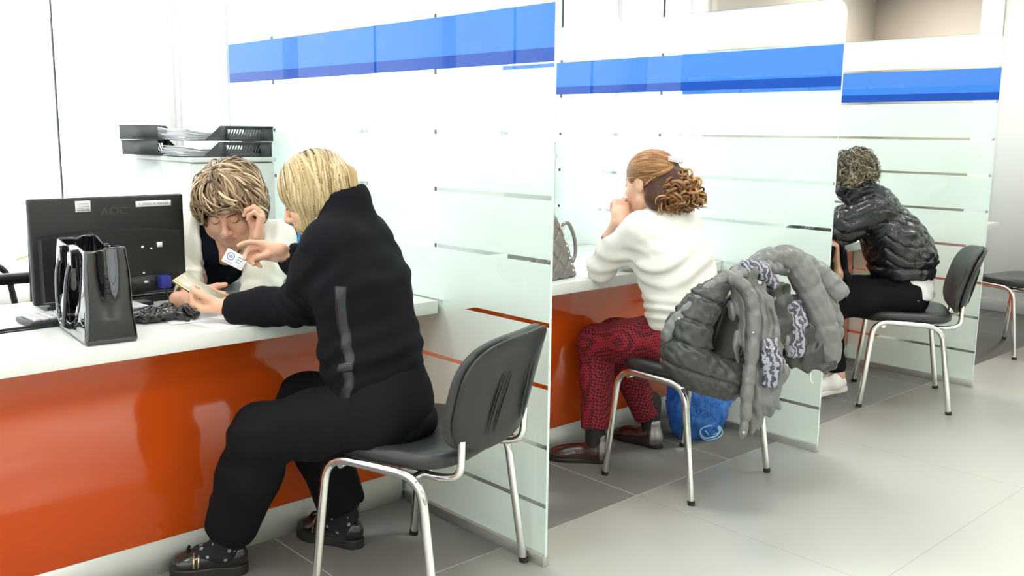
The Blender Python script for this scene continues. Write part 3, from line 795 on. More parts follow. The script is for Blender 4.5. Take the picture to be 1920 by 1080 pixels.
# ================================================================ PERSON 1: blonde woman in the black coat
def person1():
    e = empty('person', (-.43, .25, 0), 0, 'blonde woman in a black wool coat sitting in the foreground, holding a phone', 'person')
    inv = Matrix.Translation((.43, -.25, 0))
    def fin(o):
        o.data.transform(inv) if o.parent == e else None; return o
    lat = unit((.84, .54, 0)); made = []
    H0 = V3(-.515, .447, 1.146); HR = basis((-.60, .60, -.40)); 
    pel, wai, che, upp, nb = (-.438, .258, .50), (-.44, .285, .71), (-.455, .315, .90), (-.468, .345, 1.02), (-.472, .362, 1.08)
    shL, elL, wrL = V3(-.570, .285, 1.025), V3(-.592, .425, .836), V3(-.712, .600, .816)
    shR, elR, wrR = V3(-.345, .455, 1.02), V3(-.392, .578, .845), V3(-.516, .622, .956)
    hipL, knL, anL = V3(-.505, .185, .555), V3(-.712, .440, .468), V3(-.757, .609, .09)
    hipR, knR, anR = V3(-.345, .285, .555), V3(-.475, .600, .490), V3(-.376, .541, .09)
    # --- body (coarse trunk and limbs + fine head and hands in one mesh)
    b = Shape(); b.add(etube([pel, wai, che, upp], lat, [.15, .125, .145, .14], [.11, .095, .10, .07]))
    b.add(cone(upp, H0-V3(0, 0, .05), .065, .05), .04)
    for sh, el, wr in ((shL, elL, wrL), (shR, elR, wrR)): b.add(chain([sh, el, wr], [.046, .036, .024], .01), .03)
    for hp, kn, an in ((hipL, knL, anL), (hipR, knR, anR)): b.add(chain([hp, kn, lerp(kn, an, .35), an], [.075, .055, .05, .034], .02), .03)
    hd = xf(head_shape(), H0, HR)
    neck = Shape(); neck.add(hd); neck.add(cone(H0-HR[:, 1]*.02-HR[:, 2]*.05, nb, .048, .052), .03)
    hl = hand_shape(wrL, (-.62, .52, -.02), (.25, -.45, -.85), 1, [[35, 45, 30], [40, 45, 30], [42, 45, 30], [45, 45, 30]], tdir=(-.62, .42, .40), thumb=(20, 5, 5))
    hr = hand_shape(wrR, (-.70, .60, .16), (.62, .66, .55), -1, [[18, 22, 12], [42, 38, 22], [55, 50, 25], [62, 55, 25]], tdir=(-.62, .42, -.25), thumb=(20, 12, 10))
    lips, brow, lash = head_paint(); P_ = [(xf2(lips, H0, HR), 1), (xf2(brow, H0, HR), 2), (xf2(lash, H0, HR), 3)]
    made.append(sobj('body', b, .008, [M['skin1'], M['lips'], M['brow'], M['lash']], e, P_, [(neck, .0028), (hl, .0022), (hr, .0022)]))
    # --- coat
    c = Shape()
    c.add(etube([pel, wai, che, upp, nb], lat, [.185, .17, .185, .168, .070], [.122, .130, .122, .094, .064], .05))
    c.add(ell(V3(*pel)+V3(.0, .0, -.0), (.18, .165, .075)), .05)
    c.add(chain([shL, lerp(shL, elL, .5), elL, lerp(elL, wrL, .5), wrL-(wrL-elL)*.06], [.076, .068, .058, .052, .047], .03), .035)
    c.add(chain([shR, lerp(shR, elR, .5), elR, wrR-(wrR-elR)*.12], [.072, .064, .056, .050], .03), .035)
    # collar standing round the neck
    c.add(etube([V3(-.466, .345, 1.05), V3(-.468, .352, 1.135)], lat, [.082, .072], [.075, .066], .02), .02)
    c.cut(etube([V3(-.475, .362, 1.10), V3(-.480, .372, 1.20)], lat, [.060, .064], [.055, .060], .01), .008)
    # open sleeve ends
    for el, wr in ((elL, wrL), (elR, wrR)):
        d = unit(wr-el); c.cut(cone(wr-d*.05, wr+d*.06, .031, .036), .006)
    # flat hem on the seat
    c.clip(lambda P: -(P[:, 2]-.468), .01)
    def folds(P):
        f = 0
        # creases at the elbow, waist and lap
        q = np.exp(-(((P-A3(elL))**2).sum(1))/.008); u = (P-A3(elL))@A3(unit(wrL-shL)); f = f+.006*q*np.sin(u*150+2*np.sin(P[:, 2]*40))
        u = P[:, 2]*1.0+.35*(P@A3((-.5, .8, 0))); f = f+.0035*np.exp(-((P[:, 2]-.70)/.10)**2)*np.sin(u*95+1.5*np.sin(P[:, 1]*30))
        u = P@A3((-.3, .6, .9)); f = f+.003*np.exp(-((P[:, 2]-.95)/.08)**2)*np.sin(u*80+1.2*np.sin(P[:, 0]*25))
        return f+waves(.0022, [((1, .4, .6), .11), ((-.3, 1, .8), .16)], 4)(P)
    c.post = folds
    strip = etube([V3(-.60, .155, .94), V3(-.605, .155, .75), V3(-.625, .16, .58)], (0, 1, 0), [.028]*3, [.08]*3)
    made.append(sobj('coat', c, .0065, [M['wool'], M['satin']], e))
    # satin tape down the side seam with its belt loop: lies on the coat surface
    def tape(pts, w, off, name, mat):
        P = project(c, A3(spline(pts, 10)), off); n = grad(c, P); t = np.gradient(P, axis=0); t /= np.linalg.norm(t, axis=1)[:, None]; s = np.cross(t, n)
        rows = [P+s*w+n*0, P+s*w*.5+n*.0015, P-s*w*.5+n*.0015, P-s*w]
        rows = [project(c, A3(r), off+(.0006 if i in (1, 2) else -.001)) for i, r in enumerate(rows)]
        V = np.concatenate(rows+[r-n*.003 for r in rows]); T = len(P); q = []
        def rr(i, j):
            for k in range(T-1): q.append((i*T+k, i*T+k+1, j*T+k+1, j*T+k))
        rr(0, 1); rr(1, 2); rr(2, 3); rr(3, 7); rr(7, 4); rr(4, 0)
        o = npmesh(name, V, np.array(q), mat, e); made.append(o); return o
    tape([(-.60, .19, .92), (-.61, .175, .80), (-.605, .165, .71), (-.62, .17, .62), (-.63, .20, .55)], .017, .0012, 'satin_tape', M['satin'])
    tape([(-.63, .195, .705), (-.60, .145, .70)], .016, .004, 'belt_loop', M['satin'])
    # --- trousers
    t = Shape(); t.add(etube([V3(-.425, .235, .53), V3(-.43, .25, .62)], lat, [.17, .16], [.13, .12]))
    t.add(chain([hipL, lerp(hipL, knL, .5), knL, lerp(knL, anL, .35), lerp(knL, anL, .80)], [.095, .094, .086, .088, .080], .04), .05)
    t.add(chain([hipR, lerp(hipR, knR, .5), knR, lerp(knR, anR, .4), lerp(knR, anR, .83)], [.095, .092, .084, .084, .080], .04), .04)
    for kn, an, fr in ((knL, anL, .86), (knR, anR, .90)):
        p = V3(*lerp(kn, an, fr)); d = unit(V3(*an)-V3(*kn))
        t.cut(lambda P, p=p, d=d: np.maximum(-((P-A3(p))@A3(d)), np.linalg.norm(P[:, :2]-A3(p)[:2], axis=1)-.16), .004)
        t.cut(cone(p-d*.08, p+d*.1, .066, .070), .004)
    t.clip(lambda P: -(P[:, 2]-.10), .0)
    def tf(P):
        q = np.exp(-(((P-A3(knL))**2).sum(1))/.012); u = P@A3((.4, .3, 1)); f = .005*q*np.sin(u*90+2*np.sin(P[:, 0]*30))
        q = np.exp(-(((P-A3(knR))**2).sum(1))/.012); f = f+.004*q*np.sin(u*90)
        return f+waves(.0025, [((1, .2, .3), .13), ((.2, 1, -.5), .15)], 9)(P)
    t.post = tf
    made.append(sobj('trousers', t, .007, M['trou'], e))
    # --- socks, shoes
    for hl_, an, toe, heel in ((0, anL, (-.895, .700), (-.705, .575)), (1, anR, (-.455, .710), (-.350, .485))):
        d = unit(V3(*toe, 0)-V3(*heel, 0)); a0 = V3(*heel, .10)+d*.062
        s = Shape(); s.add(chain([a0+V3(0, 0, .13), a0+V3(0, 0, .02), a0-V3(0, 0, .02)+d*.005], [.044, .041, .043], .01)); s.add(cone(a0-V3(0, 0, .03), a0+d*.075-V3(0, 0, .036), .040, .031), .02)
        made.append(sobj('sock', s, .004, M['sock'], e))
        o, cc, R, L = shoe(e, toe, heel, M['shoeU'], M['shoeS'], 'loafer'); made.append(o)
        up = upper_shape('loafer', L, .032)
        for yy in (.60, .66):
            pts = []
            for k in range(15):
                a = pi*(k/14)*1.0; q = V3(math.cos(a)*.05, L*yy, .036+math.sin(a)*.05)
                pts.append(q)
            Pp = project(up, A3(pts), .0012, 8); Pw = (R@Pp.T).T+cc
            made.append(tube('shoe_band', [tuple(x) for x in Pw], .0022, M['gold'], o, 6))
        bm = bmesh.new()
        for k in range(7):
            x = (-.018+.006*k); q = project(up, A3([(x, L*.735, .08), (x*1.2, L*.78, .08)]), .002, 8)
            q = (R@np.array(q).T).T+cc; tube_bm(bm, [q[0], (q[0]+q[1])/2+V3(0, 0, .008), q[1]+V3(0, 0, .003)], [.0022, .0028, .0012], 5)
        made.append(bmobj('shoe_fringe', bm, M['shoeU'], o, smooth=True))
    # --- hair: straight bob
    C = lambda *a: V3(*a)
    hb = Shape(); hb.add(xf(ell((0, -.012, .038), (.086, .104, .090)), H0, HR))
    hb.add(etube([C(-.535, .405, 1.20), C(-.553, .415, 1.13), C(-.562, .432, 1.055)], (-.55, .75, 0), [.060, .044, .022], [.030, .024, .012], .02), .035)
    hb.add(etube([C(-.50, .375, 1.20), C(-.49, .355, 1.12)], (-.4, .8, 0), [.065, .05], [.030, .020], .02), .035)
    hb.add(etube([C(-.46, .50, 1.19), C(-.45, .50, 1.11)], (-.55, .75, 0), [.060, .05], [.028, .02], .02), .035)
    face = Shape(); face.add(xf(ell((0, .092, -.035), (.050, .065, .082)), H0, HR)); face.add(xf(ell((0, .06, -.11), (.045, .06, .05)), H0, HR), .02)
    hb.cut(face, .01)
    r = np.random.RandomState(5); Z = HR[:, 2]
    n = 1150; u = r.randn(n*3, 3); u /= np.linalg.norm(u, axis=1)[:, None]; u = u[(u[:, 2] > -.15)][:n]
    sd = (HR@(u*A3((.09, .11, .095))).T).T+H0+Z*.03
    # part line a little to the far side; hair falls away from it
    left = -unit((.60, .60, 0)); back = -unit((-.60, .60, 0))
    def dirf(P, t):
        rel = P-A3(H0+Z*.12+HR[:, 0]*.015); side = rel@A3(-HR[:, 0]); s = np.tanh(side*40)[:, None]
        k = np.clip((P[:, 2]-(H0[2]+.03))/.10, 0, 1)[:, None]
        return A3(left)[None]*s*.9*k+A3(back)[None]*.30*k+A3((0, 0, -1))[None]*(.25+1.0*(1-k))+A3(back)[None]*.08
    bx = (sd-H0)@back; zt = 1.030+.045*np.clip(bx/.08+.3, 0, 2)+r.rand(len(sd))*.022
    T = 24; arcL = (sd[:, 2]-zt)*1.0+.03+np.clip((sd[:, 2]-1.2)*.8, 0, 1)
    pa = flow(hb, sd, dirf, T, np.clip(arcL, .03, .30)/(T-1), .003, .10, 2, stick=True)
    keep = (face(pa.reshape(-1, 3)).reshape(pa.shape[:2]) < -.006).sum(1) < 2
    pa = pa[keep]; tone = np.clip(r.normal(.55, .24, len(pa)), 0, 1)
    made.append(locks('hair', pa, .0042, hb, M['hairB'], e, tone, flat=.4, fill=surface(hb, .004)))
    settle(e)
    return dict(hl=hl, hr=hr)
def xf2(f, c, R):
    c = A3(c); R = np.array(R, dtype=np.float32)
    return lambda P: f((P-c)@R)

# ================================================================ PERSON 2: woman in the white cardigan
def person2():
    e = empty('person', (-.40, 1.50, 0), 0, 'woman in a white cardigan leaning on the desk with her hand against her cheek', 'person'); inv = Matrix.Translation((.40, -1.50, 0)); made = []
    H0 = V3(-.512, .995, 1.082); HR = basis((-.577, -.623, -.53), roll=rad(-5)); SCF = 1.05
    lat = unit((.86, -.50, 0))
    pel, wai, che, upp = V3(-.60, 1.60, .52), V3(-.58, 1.50, .74), V3(-.50, 1.28, .90), V3(-.475, 1.14, .965)
    shR, elR, wrR = V3(-.605, 1.185, .965), V3(-.585, 1.135, .822), V3(-.715, .915, .800)
    shL, elL, wrL = V3(-.325, 1.045, .945), V3(-.452, .925, .812), V3(-.492, .865, .975)
    b = Shape(); b.add(etube([pel, wai, che, upp], lat, [.15, .13, .15, .14], [.11, .10, .10, .07]))
    b.add(cone(upp, H0-V3(0, -.03, .05), .07, .055), .04)
    for sh, el, wr in ((shL, elL, wrL), (shR, elR, wrR)): b.add(chain([sh, el, wr], [.048, .038, .027], .01), .03)
    knL, knR = V3(-.48, 1.42, .47), V3(-.74, 1.42, .47)
    for kn, an in ((knL, V3(-.47, 1.40, .08)), (knR, V3(-.75, 1.40, .08))): b.add(chain([V3(kn[0]*.6+pel[0]*.4, 1.58, .52), kn, an], [.08, .06, .038], .02), .03); b.add(cone(an, an+V3(0, -.12, -.04), .036, .028), .02)
    hs = head_shape(full=.008)
    def hsc(P): return hs(P/SCF)*SCF
    hsc.bb = (A3((-.12, -.15, -.15)), A3((.12, .15, .15)))
    neck = Shape(); neck.add(xf(hsc, H0, HR)); neck.add(cone(H0-HR[:, 1]*.03-HR[:, 2]*.05, V3(-.49, 1.085, .93), .056, .060), .03)
    hL = hand_shape(wrL, (.18, -.12, 1.0), unit(V3(.80, -.45, .0)), 1, [[50, 60, 40], [55, 65, 40], [60, 65, 40], [62, 70, 40]], tdir=(-.35, -.1, .9), sc=1.0)
    hR = hand_shape(wrR, (.50, -.58, .02), (-.55, -.45, .72), -1, [[30, 35, 20], [30, 35, 25], [35, 35, 25], [35, 40, 25]], tdir=(.80, -.50, .42), sc=.98)
    lips, brow, lash = head_paint(); sc2 = lambda f: (lambda P: f(((P-A3(H0))@np.array(HR, dtype=np.float32))/SCF))
    made.append(sobj('body', b, .008, [M['skin2'], M['lips'], M['brow'], M['lash']], e, [(sc2(lips), 1), (sc2(brow), 2), (sc2(lash), 3)], [(neck, .0024), (hL, .0022), (hR, .0022)]))
    front = unit(V3(-.60, -.80, -.1)); cen = V3(-.475, 1.10, .80)
    # navy top
    n = Shape(); n.add(etube([pel, wai, che, upp], lat, [.165, .15, .168, .15], [.125, .125, .125, .082], .04)); n.add(ell((-.490, 1.100, .925), (.095, .055, .05)), .04)
    Rf = np.stack([lat, front, np.cross(lat, front)])
    n.cut(cone(V3(-.540, 1.01, .885), V3(-.50, 1.03, 1.02), .006, .050), .006)
    n.post = waves(.003, [((1, .2, .4), .08), ((.3, 1, .2), .12)], 2)
    made.append(sobj('top', n, .006, M['navy'], e))
    # cardigan, open at the front
    c = Shape(); c.add(etube([pel, wai, che, upp], lat, [.19, .175, .192, .180], [.15, .148, .145, .098], .04)); c.add(ell((-.485, 1.10, .955), (.115, .075, .055)), .04)
    c.add(chain([shR, lerp(shR, elR, .5), elR, lerp(elR, wrR, .80)], [.078, .070, .056, .046], .03), .035)
    c.add(chain([shL, lerp(shL, elL, .5), elL, lerp(elL, wrL, .60)], [.078, .072, .060, .050], .03), .035)
    c.cut(rbox(cen+V3(-.03, .0, .0)-lat*.0, (.058, .27, .36), .02, Rf), .01)
    c.cut(cone(V3(-.56, .98, .90), V3(-.49, 1.05, 1.06), .05, .085), .01)
    for el, wr, fr in ((elR, wrR, .86), (elL, wrL, .66)):
        d = unit(wr-el); p = el+(wr-el)*fr; c.cut(cone(p-d*.03, p+d*.10, .034, .045), .004)
    def cf(P):
        f = 0
        for el in (elL, elR):
            q = np.exp(-(((P-A3(el))**2).sum(1))/.010); f = f+.005*q*np.sin((P@A3((.3, .5, 1)))*130+2*np.sin(P[:, 0]*40))
        f = f+.0025*np.sin(P@A3(lat)*130+2*np.sin(P[:, 2]*9))*np.exp(-((P[:, 1]-1.0)/.25)**2)
        return f+waves(.003, [((1, .4, .2), .10), ((.2, .6, 1), .14)], 11)(P)
    c.post = cf
    cuffs = Shape()
    for el, wr, fr in ((elR, wrR, .80), (elL, wrL, .60)):
        d = unit(wr-el); p = el+(wr-el)*fr; cuffs.add(cone(p, p+d*.035, .065, .065))
    made.append(sobj('cardigan', c, .006, [M['knit'], M['cuff']], e, [(cuffs, 1)]))
    t = Shape(); t.add(etube([V3(-.60, 1.58, .50), V3(-.59, 1.56, .62)], lat, [.175, .165], [.135, .13]))
    for kn in (knL, knR): t.add(chain([V3(kn[0]*.6+pel[0]*.4, 1.58, .53), kn, kn+V3(0, -.03, -.36)], [.10, .085, .06], .03), .03)
    made.append(sobj('trousers', t, .008, M['trou'], e))
    for kn in (knL, knR):
        o, cc, R, L = shoe(e, (kn[0], 1.22), (kn[0], 1.455), M['shoeU'], M['shoeS'], 'boot'); made.append(o)
    # ring
    k = hL.tips[2]; p0, p1 = V3(*k[1]), V3(*k[2]); q = p0+(p1-p0)*.35; d = unit(p1-p0); a = unit(np.cross(d, (0, 0, 1))); bb = np.cross(d, a)
    made.append(tube('ring', [tuple(q+(a*math.cos(x)+bb*math.sin(x))*.0105) for x in np.linspace(0, 2*pi, 20)], .0017, M['gold'], e, 6))
    # hair: short, layered, with highlights
    hb = Shape(); hb.add(xf(ell((0, -.015, .042), (.094, .112, .094)), H0, HR))
    hb.add(xf(ell((-.070, .012, .0), (.030, .048, .050)), H0, HR), .03); hb.add(xf(ell((.070, .005, .005), (.030, .045, .045)), H0, HR), .03); hb.add(xf(ell((0, -.06, -.03), (.075, .05, .07)), H0, HR), .04)
    face = Shape(); face.add(xf(ell((0, .100, -.026), (.066, .065, .082)), H0, HR)); hb.cut(face, .012)
    r = np.random.RandomState(8); N = 1500; u = r.randn(N*3, 3); u /= np.linalg.norm(u, axis=1)[:, None]; u = u[(u[:, 2] > -.55) & ((u[:, 1] < .55) | (u[:, 2] > .25))][:N]
    sd = (HR@(u*A3((.10, .12, .10))).T).T+H0+HR[:, 2]*.03
    crown = H0+HR[:, 2]*.14-HR[:, 1]*.015+HR[:, 0]*.02
    def dirf(P, t):
        rel = P-A3(crown); l = rel@np.array(HR, dtype=np.float32); l[:, 2] = -.06; l[:, 1] = l[:, 1]*1.0+.02; l[:, 0] *= 1.25; l[:, 0] -= .012
        l = l/(np.linalg.norm(l, axis=1)[:, None]+1e-6); return l@np.array(HR, dtype=np.float32).T
    loc = (sd-H0)@HR; ln = .085+.03*r.rand(len(sd))+.02*(loc[:, 2] > .06)
    pa = flow(hb, sd, dirf, 18, ln/17, .004, .30, 4, stick=True)
    t_ = np.linspace(0, 1, 18)[None, :, None]; nn = grad(hb, pa.reshape(-1, 3)).reshape(pa.shape)
    pa = pa+nn*(r.rand(len(pa), 1, 1)*.016*np.sin(t_*pi*.8)+.002)
    lp = (pa-H0)@HR; bad = ((np.abs(lp[:, :, 0]) < .060) & (lp[:, :, 1] > .045) & (lp[:, :, 2] < .046)).sum(1) > 1
    pa = pa[~bad]; lx = (pa[:, 0]-H0)@HR; tone = np.clip(r.normal(.42, .26, len(pa))+.12*(lx[:, 2] > .08), 0, 1)
    made.append(locks('hair', pa, .0045, hb, M['hairS'], e, tone, flat=.4, curl=.003, turns=.8, fill=surface(hb, .004)))
    settle(e)
    return dict(hL=hL, hR=hR)
p1 = person1()
p2 = person2()
M['redcheck'] = pm('red_check_cloth', (.32, .012, .022), .85)
def checker(m, c2, sc):
    N, L = nodes(m); b = N['Principled BSDF']; tc = N.new('ShaderNodeTexCoord'); mp = N.new('ShaderNodeMapping'); mp.inputs['Rotation'].default_value = (.3, .5, .78); L.new(tc.outputs['Object'], mp.inputs[0])
    c = N.new('ShaderNodeTexChecker'); c.inputs['Scale'].default_value = sc; c.inputs['Color1'].default_value = b.inputs['Base Color'].default_value; c.inputs['Color2'].default_value = (*c2, 1)
    L.new(mp.outputs[0], c.inputs['Vector']); L.new(c.outputs[0], b.inputs['Base Color'])
checker(M['redcheck'], (.035, .004, .008), 105)
M['boot'] = pm('brown_patent_boot', (.045, .012, .010), .14, coat=.8); M['bsilver'] = pm('pewter_leather', (.30, .28, .27), .22, metal=.7)
M['puff'] = pm('black_nylon_shell', (.010, .0105, .012), .27, bump=.5, bscale=60, bdist=.003); M['tee'] = cloth('white_tee', (.78, .78, .76))
M['sneak'] = pm('white_leather', (.78, .76, .73), .45); M['sneaksole'] = pm('off_white_rubber', (.70, .64, .58), .6); M['lace'] = pm('brown_lace', (.28, .20, .13), .8)

# ================================================================ PERSON 3: curly haired woman in the white sweater
def person3():
    e = empty('person', (.98, .22, 0), 0, 'curly haired woman in a white sweater and red checked trousers, chin in her hand', 'person'); inv = Matrix.Translation((-.98, -.22, 0)); made = []
    H0 = V3(.905, .372, 1.150); HR = basis((-.08, .98, -.16)); lat = unit((1, .12, 0))
    pel, wai, che, upp, nb = V3(.990, .195, .535), V3(.975, .245, .70), V3(.965, .295, .87), V3(.955, .325, .985), V3(.940, .345, 1.045)
    shL, elL, wrL = V3(.800, .330, .985), V3(.800, .515, .812), V3(.795, .420, 1.020)
    shR, elR, wrR = V3(1.105, .355, .985), V3(1.06, .590, .815), V3(.955, .535, 1.000)
    hipL, knL, anL = V3(.905, .235, .555), V3(.872, .590, .485), V3(.825, .544, .10)
    hipR, knR, anR = V3(1.075, .235, .555), V3(1.030, .630, .480), V3(1.156, .522, .10)
    b = Shape(); b.add(etube([pel, wai, che, upp], lat, [.15, .125, .145, .14], [.11, .095, .10, .07])); b.add(cone(upp, H0-V3(0, 0, .05), .06, .05), .04)
    b.add(chain([shL, elL, lerp(elL, wrL, .6), wrL], [.046, .038, .036, .026], .01), .02); b.add(chain([shR, elR, wrR], [.046, .036, .024], .01), .03)
    for hp, kn, an in ((hipL, knL, anL), (hipR, knR, anR)): b.add(chain([hp, kn, lerp(kn, an, .35), an], [.075, .055, .05, .034], .02), .03)
    neck = Shape(); neck.add(xf(head_shape(), H0, HR)); neck.add(cone(H0-HR[:, 1]*.02-HR[:, 2]*.05, nb, .048, .052), .03)
    arm = Shape(); arm.add(cone(V3(*lerp(elL, wrL, .35)), wrL, .040, .027))
    hl = hand_shape(wrL, (.50, .42, .55), (-.45, -.75, .25), 1, [[60, 60, 40], [65, 65, 40], [68, 65, 40], [70, 70, 40]], tdir=(.3, .75, .5)); arm.add(hl, .02)
    hr = hand_shape(wrR, (-.45, -.05, .6), (.3, .9, .3), -1, [70, 72, 74, 76])
    lips, brow, lash = head_paint()
    made.append(sobj('body', b, .008, [M['skin1'], M['lips'], M['brow'], M['lash']], e, [(xf2(lips, H0, HR), 1), (xf2(brow, H0, HR), 2), (xf2(lash, H0, HR), 3)], [(neck, .003), (arm, .0025), (hr, .003)]))
    c = Shape(); c.add(etube([V3(.985, .205, .60), V3(.978, .235, .67), V3(.972, .265, .78), che, upp, nb], lat, [.158, .160, .158, .178, .165, .065], [.128, .130, .122, .118, .090, .060], .05))
    c.add(chain([shL, lerp(shL, elL, .5), elL, lerp(elL, wrL, .55)], [.066, .058, .050, .042], .03), .035)
    c.add(chain([shR, lerp(shR, elR, .5), elR, lerp(elR, wrR, .7)], [.066, .058, .050, .040], .03), .035)
    c.cut(etube([nb-V3(0, 0, .01), nb+V3(-.02, .02, .1)], lat, [.060, .065], [.054, .058], .01), .008)
    for el, wr, fr in ((elL, wrL, .52), (elR, wrR, .7)):
        p = V3(*lerp(el, wr, fr)); d = unit(wr-el); c.cut(cone(p-d*.02, p+d*.08, .037, .045), .005)
    c.clip(lambda P: -(P[:, 2]-.592-.10*(P[:, 0]-.98)), .012)
    def cf(P):
        z = P[:, 2]; s = P@A3((.8, .3, 0))
        f = .0055*np.exp(-((z-.665)/.05)**2)*np.sin(z*170+2.2*np.sin(s*18)); q = np.exp(-((z-.82)/.10)**2)
        f = f+.0045*q*np.sin((z*.9-s*.55)*95+1.5*np.sin(s*22)); q = np.exp(-(((P-A3(shL)-A3((.04, 0, -.06)))**2).sum(1))/.006); f = f+.004*q*np.sin((P@A3((.6, -.2, .8)))*150)
        q = np.exp(-(((P-A3(elL))**2).sum(1))/.006); f = f+.0035*q*np.sin(P@A3((.2, 1, .4))*190)
        return f+waves(.0025, [((1, .3, .5), .10), ((-.4, .3, 1), .13)], 21)(P)
    c.post = cf; made.append(sobj('sweater', c, .0055, M['sweater'], e))
    t = Shape(); t.add(etube([V3(.985, .20, .53), V3(.98, .22, .63)], lat, [.172, .150], [.138, .118]))
    t.add(chain([hipL, lerp(hipL, knL, .5), knL, lerp(knL, anL, .35), lerp(knL, anL, .86)], [.092, .088, .076, .068, .060], .03), .04)
    t.add(chain([hipR, lerp(hipR, knR, .5), knR, lerp(knR, anR, .35), lerp(knR, anR, .88)], [.092, .086, .076, .068, .058], .03), .04)
    for kn, an, fr in ((knL, anL, .90), (knR, anR, .92)):
        p = V3(*lerp(kn, an, fr)); d = unit(an-kn); t.cut(lambda P, p=p, d=d: np.maximum(-((P-A3(p))@A3(d)), np.linalg.norm(P-A3(p), axis=1)-.16), .004); t.cut(cone(p-d*.06, p+d*.1, .048, .052), .004)
    def tf(P):
        f = 0
        for kn in (knL, knR):
            q = np.exp(-(((P-A3(kn))**2).sum(1))/.010); f = f+.0045*q*np.sin(P@A3((.2, .5, 1))*110+2*np.sin(P[:, 0]*35))
        return f+waves(.002, [((1, .2, .3), .11), ((.2, 1, -.5), .13)], 19)(P)
    t.post = tf; made.append(sobj('trousers', t, .006, M['redcheck'], e))
    for an, toe, heel in ((anL, (.700, .700), (.862, .497)), (anR, (1.137, .708), (1.162, .462))):
        d = unit(V3(*toe, 0)-V3(*heel, 0)); a0 = V3(*heel, .10)+d*.060
        s = Shape(); s.add(chain([a0+V3(0, 0, .10), a0-V3(0, 0, .03)], [.043, .040], .01)); made.append(sobj('sock', s, .005, M['rubber'], e))
        o, cc, R, L = shoe(e, toe, heel, M['boot'], M['shoeS'], 'boot'); made.append(o)
        s = Shape(); s.add(upper_shape('boot', L, .018)); base = s
        g = Shape(); g.add(lambda P: base(P)-.0015); g.clip(plane((0, 1, 0), L*.15), .001); g.clip(lambda P: -(base(P)+.004), .001); g.ops[0] = (0, g.ops[0][1], 0); g.ops[0][1].bb = (A3((-.06, -.03, 0)), A3((.06, L*.3, .12)))
        made.append(npmesh('heel_patch', *surface(xf(g, cc, R), .003), M['bsilver'], o))
    # hair: swept back to a clip, then loose curls
    hb = Shape(); hb.add(xf(ell((0, -.016, .040), (.083, .102, .084)), H0, HR))
    for x in (-1, 1): hb.add(xf(ell((x*.044, -.050, -.048), (.040, .045, .060)), H0, HR), .02)
    curls = Shape(); curls.add(chain([V3(.925, .285, 1.165), V3(.935, .262, 1.105), V3(.985, .250, 1.070)], [.052, .052, .032], .03)); curls.add(chain([V3(.90, .28, 1.12), V3(.865, .285, 1.085)], [.045, .028], .02), .03)
    hb.add(curls, .03)
    face = Shape(); face.add(xf(ell((0, .082, -.035), (.066, .062, .088)), H0, HR)); face.add(xf(ell((-.078, .012, -.020), (.022, .034, .046)), H0, HR), .02); face.add(xf(ell((.078, .012, -.020), (.022, .034, .046)), H0, HR), .02); hb.cut(face, .010)
    r = np.random.RandomState(12); u = r.randn(3000, 3); u /= np.linalg.norm(u, axis=1)[:, None]; u = u[(u[:, 2] > -.35) & ((u[:, 1] > -.5))][:900]
    sd = (HR@(u*A3((.09, .11, .09))).T).T+H0+HR[:, 2]*.03; tgt = V3(.922, .288, 1.205)
    def dirf(P, t):
        v = A3(tgt)-P; return v/(np.linalg.norm(v, axis=1)[:, None]+1e-5)
    ds = np.linalg.norm(sd-tgt, axis=1); pa = flow(hb, sd, dirf, 16, np.clip(ds*1.1, .03, .22)/15, .002, .06, 6)
    ok = (face(pa.reshape(-1, 3)).reshape(pa.shape[:2]) < -.004).sum(1) < 2; pa = pa[ok]; tone = np.clip(r.normal(.5, .22, len(pa)), 0, 1)
    made.append(locks('hair', pa, .0042, hb, M['hairC'], e, tone, flat=.35, fill=surface(hb, .004)))
    n = 210; S_ = V3(.930, .285, 1.165)+r.randn(n, 3)*V3(.026, .014, .022); ang = r.rand(n)
    E_ = np.stack([.840+ang*.175+r.randn(n)*.012, .275-.035*ang+r.randn(n)*.02, 1.040-.0*ang+.022*np.abs(r.randn(n))+.01*np.abs(ang-.5)], 1)
    t_ = np.linspace(0, 1, 34)[None, :, None]; Mid = (S_+E_)/2+V3(.018, -.035, .02)+r.randn(n, 3)*.012
    pa = (S_[:, None]*(1-t_)**2+2*Mid[:, None]*t_*(1-t_)+E_[:, None]*t_**2).astype(np.float32)
    tone = np.clip(r.normal(.5, .27, n), 0, 1)
    made.append(locks('curls', pa, .0062, hb, M['hairC'], e, tone, flat=.6, curl=.0135, turns=3.4, seed=9))
    # clip
    cp = project(hb, A3([(.911, .307, 1.213)]), .010, 8)[0]; cp = tuple(float(x) for x in cp)
    o = box('hair_clip', (-.034, -.007, -.010), (.034, .004, .010), M['silver'], e, bev=.003); o.data.transform(Matrix.Translation(cp) @ Matrix.Rotation(rad(-12), 4, 'Z') @ Matrix.Rotation(rad(10), 4, 'Y')); made.append(o)
    bm = bmesh.new()
    for k in range(9):
        b2 = bmesh.new(); bmesh.ops.create_icosphere(b2, subdivisions=1, radius=.0045)
        merge(bm, b2, 0, Matrix.Translation(cp) @ Matrix.Rotation(rad(-12), 4, 'Z') @ Matrix.Rotation(rad(10), 4, 'Y') @ Matrix.Translation((-.028+.007*k, -.008, .003*(-1)**k)))
    made.append(bmobj('clip_beads', bm, M['paper'], e, smooth=True))
    settle(e)

